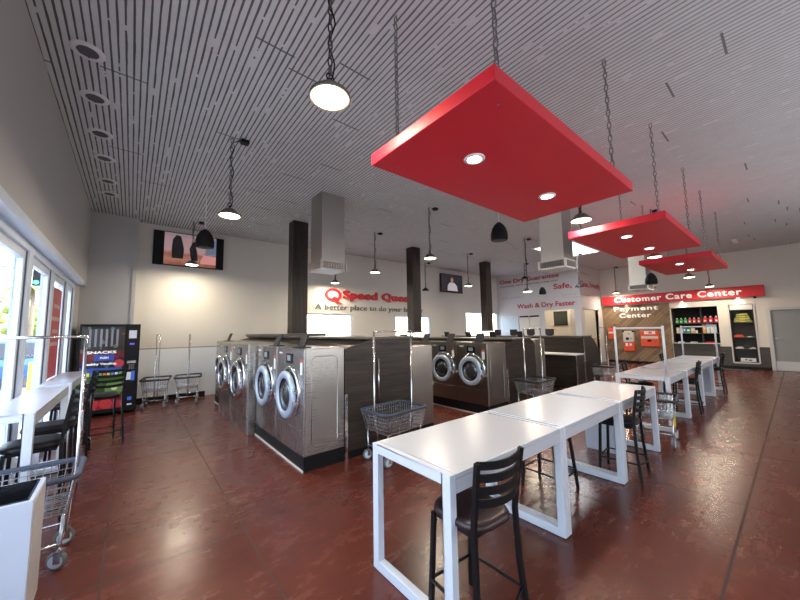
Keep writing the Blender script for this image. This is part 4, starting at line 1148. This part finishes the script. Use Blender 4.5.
# ------------------------------------------------------------------ outside
b = MB(); b.box(-60,-1.1,-40,90,-.25,-.15); b.box(-1.1,40,10.6,90,-.25,-.15); struct(b.build('floor_outside', M['asphalt']))
b = MB(); b.box(-3.3,-1.1,-6,14,-.15,-.02); struct(b.build('trim_6', M['walk']))
def make_car(label, loc, rz, col):
    t = thing('car', label, 'car', loc, rz)
    m_ = plain('car_paint', col, .25, coat=.5)
    b = MB(); b.prism([(-2.2,.35),(2.2,.35),(2.25,.7),(2.1,.95),(1.1,1.02),(-2.0,1.02),(-2.25,.8)],'y',-.88,.88); b.build('body', m_, t, bevel=.06)
    b = MB(); b.prism([(-1.7,1.02),(1.05,1.02),(.5,1.55),(-1.2,1.58)],'y',-.78,.78); b.build('cabin', M['dglass'], t, bevel=.05)
    b = MB(); b.prism([(-1.22,1.57),(.5,1.55),(.42,1.62),(-1.1,1.65)],'y',-.74,.74); b.build('roof', m_, t)
    for x in (-1.35,1.4):
        for s in (-1,1):
            b = MB(); b.lathe([(.20,-.11),(.33,-.11),(.34,0),(.33,.11),(.20,.11)],(x,s*.82,.34),'y',20); b.build('wheel', M['blackmat'], t)
    for s in (-.6,.6):
        b = MB(); b.box(2.2,2.28,s-.18,s+.18,.62,.76); b.build('headlight', M['sticker'], t)
make_car('blue car parked outside the left window',(-3.6,19.5,-.15),1.75,(.02,.09,.28))
make_car('grey car parked outside behind the window mullion',(-4.2,24.5,-.15),1.4,(.22,.23,.25))
make_car('turquoise van-like car farther across the car park',(-7.5,31,-.15),.2,(.03,.25,.36))
t = thing('bollard','yellow bollard outside the second shop window','bollard',(-2.40,15.86,-.15))
b = MB(); b.lathe([(.13,0),(.13,.90),(.11,.97),(.0001,1.0)],(0,0,0),'z',16,cap=False); b.build('post', M['yellow'], t)
b = MB(); b.lathe([(.15,0),(.15,.08)],(0,0,0),'z',16); b.build('base_ring', M['walk'], t)
M['leaf'] = plain('palm_leaf',(.22,.30,.06),.6,var=.5,nscale=3); M['trunk'] = plain('palm_trunk',(.22,.17,.12),.9,bump=.4)
M['tree'] = plain('tree_leaf',(.26,.30,.05),.7,var=.6,nscale=2)
def make_palm(label, loc, h):
    t = thing('palm_tree', label, 'palm tree', loc)
    b = MB(); b.tube([(0,0,0),(.1,0,h*.5),(.05,.1,h)],[.2,.15,.12],8); b.build('trunk', M['trunk'], t)
    b = MB()
    for k in range(14):
        a = 2*PI*k/14; L = h*.34; pr = None
        for j in range(7):
            u = j/6; r_ = L*u; z = h+L*(.42*u-.75*u*u)+(.2 if k%2 else -.1)*u
            wd = .22*math.sin(PI*min(1,u+.12))+.02
            p = Vector((.05+r_*math.cos(a),.1+r_*math.sin(a),z)); s_ = Vector((-math.sin(a),math.cos(a),0))*wd
            q = [b.bm.verts.new(p-s_-Vector((0,0,.15*u))),b.bm.verts.new(p),b.bm.verts.new(p+s_-Vector((0,0,.15*u)))]
            if pr:
                for i in range(2): b._face([pr[i],pr[i+1],q[i+1],q[i]],True)
            pr = q
    b.build('fronds', M['leaf'], t)
make_palm('nearest palm tree across the street, in the second window',(-6.2,38,-.15),5.6)
make_palm('palm tree across the street at the left of the first window',(-9.2,40,-.15),5.0)
make_palm('smallest-looking palm tree across the street',(-5.6,46,-.15),5.2)
def make_tree(label, loc, h, w):
    t = thing('street_tree', label, 'tree', loc)
    b = MB(); b.tube([(0,0,0),(0,0,h*.45)],[.2,.14],8); b.build('trunk', M['trunk'], t)
    b = MB()
    for k in range(46):
        a = random.uniform(0,2*PI); rr = random.uniform(.2,1)**.6*w; z = h*random.uniform(.42,.95)
        b.ball((rr*math.cos(a),rr*math.sin(a),z), random.uniform(.35,.75), (1,1,.75), 8)
    b.build('crown', M['tree'], t)
make_tree('yellow-green tree beyond the car park, left window',(-11.5,44,-.15),4.6,2.6)
make_tree('yellow-green tree beyond the car park, behind the palm trees',(-7.2,50,-.15),5.0,2.6)
make_tree('yellow-green tree beyond the car park, seen in the second window',(-5.2,42,-.15),4.2,2.0)
t = thing('traffic_signal','green-lit traffic signal on a long pole arm outside','traffic signal',(-6.5,36,-.15))
b = MB(); b.tube([(-6,0,0),(-6,0,6.9),(1.5,0,6.9)],.09,8); b.build('pole', M['lampgrey'], t)
b = MB(); b.box(.6,1.0,-.15,.15,5.6,6.9); b.build('signal_head', M['blackmat'], t)
b = MB(); b.lathe([(.15,-.17),(.15,-.15)],(.8,0,5.85),'y',12); b.build('green_light', emis('green_light',(.05,.8,.4),3), t)
t = thing('window_banner','red advertising banner with pale stripes hung inside the third window','banner',(-.985,7.62,1.2))
M['banner'] = plain('banner_red',(.45,.06,.06),.5,var=.3,nscale=4)
b = MB(); b.box(-.004,.004,-.40,.40,-.2,1.22); b.build('banner_sheet', M['banner'], t)
b = MB()
for k, w in enumerate((.30,.22,.34,.26)): b.box(.004,.006,-w,w,.30+.2*k,.36+.2*k)
b.build('pale_stripe', M['letter_pale'], t)
t.location = (-.965,7.62,1.2)
t = thing('canopy_post','red post of the shop front canopy outside the left window','post',(-1.75,6.2,-.02))
b = MB(); b.box(-.11,.11,-.11,.11,.12,3.3); b.build('post_shaft', M['redsign'], t)
b = MB(); b.box(-.15,.15,-.15,.15,0,.12); b.build('post_base', M['walk'], t)

# ------------------------------------------------------------------ light
w = bpy.data.worlds.new('World'); SC.world = w; w.use_nodes = True
nt = w.node_tree; bg = nt.nodes['Background']
sk = nt.nodes.new('ShaderNodeTexSky'); sk.sky_type = 'NISHITA'; sk.sun_disc = False; sk.sun_elevation = math.radians(48); sk.sun_rotation = math.radians(60); sk.dust_density = 2.5
mx = nt.nodes.new('ShaderNodeMix'); mx.data_type = 'RGBA'; mx.inputs[0].default_value = .55
nt.links.new(sk.outputs[0], mx.inputs[6]); mx.inputs[7].default_value = (1.0,1.02,1.06,1)
nt.links.new(mx.outputs[2], bg.inputs[0]); bg.inputs[1].default_value = 3.3
s = bpy.data.lights.new('sun','SUN'); s.energy = 9; s.angle = .02; s.color = (1,.95,.86)
so = bpy.data.objects.new('sun', s); COL.objects.link(so); so.rotation_euler = (math.radians(38),0,math.radians(60))
# rectangular area lamps
def area(name, loc, rot, sx, sy, e, col):
    l = bpy.data.lights.new(name,'AREA'); l.shape='RECTANGLE'; l.size=sx; l.size_y=sy; l.energy=e; l.color=col
    o = bpy.data.objects.new(name,l); COL.objects.link(o); o.location=loc; o.rotation_euler=rot; return o
lamp('POINT','room_fill',(16.6,7.9,3.2),60,(1,.9,.75),.2)  # point fills without a fixture, added to brighten the inner room and alcove
lamp('POINT','room_fill',(16.5,6.7,3.2),45,(1,.9,.75),.2)
area('fill_right',(7,YR+.08,2.2),(math.radians(100),0,0),12,2.2,350,(.92,.95,1.0))  # unseen fill panel at the solid right wall, added to raise ambient light
area('skylight_lamp',(12.1,5.1,ZC-.06),(0,0,0),2.3,1.2,120,(.95,.97,1.0))

# ------------------------------------------------------------------ camera
F = 325.355; yaw, pitch, roll = math.radians(50.536), math.radians(5.379), math.radians(.943)
fw = Vector((math.cos(pitch)*math.cos(yaw),math.cos(pitch)*math.sin(yaw),math.sin(pitch)))
rt = Vector((math.sin(yaw),-math.cos(yaw),0)); dn = fw.cross(rt)
r2 = rt*math.cos(roll)+dn*math.sin(roll); d2 = -rt*math.sin(roll)+dn*math.cos(roll)
cam = bpy.data.cameras.new('camera'); cam.sensor_width = 36; cam.lens = F/800*36; cam.clip_start = .05; cam.clip_end = 300
co = bpy.data.objects.new('camera', cam); COL.objects.link(co)
R3 = Matrix((r2,-d2,-fw)).transposed()
co.matrix_world = Matrix.Translation((0,0,1.65)) @ R3.to_4x4()
SC.camera = co
SC.view_settings.view_transform = 'Standard'
SC.view_settings.look = 'None'
SC.view_settings.exposure = -0.12
SC.cycles.use_denoising = True
SC.cycles.max_bounces = 8
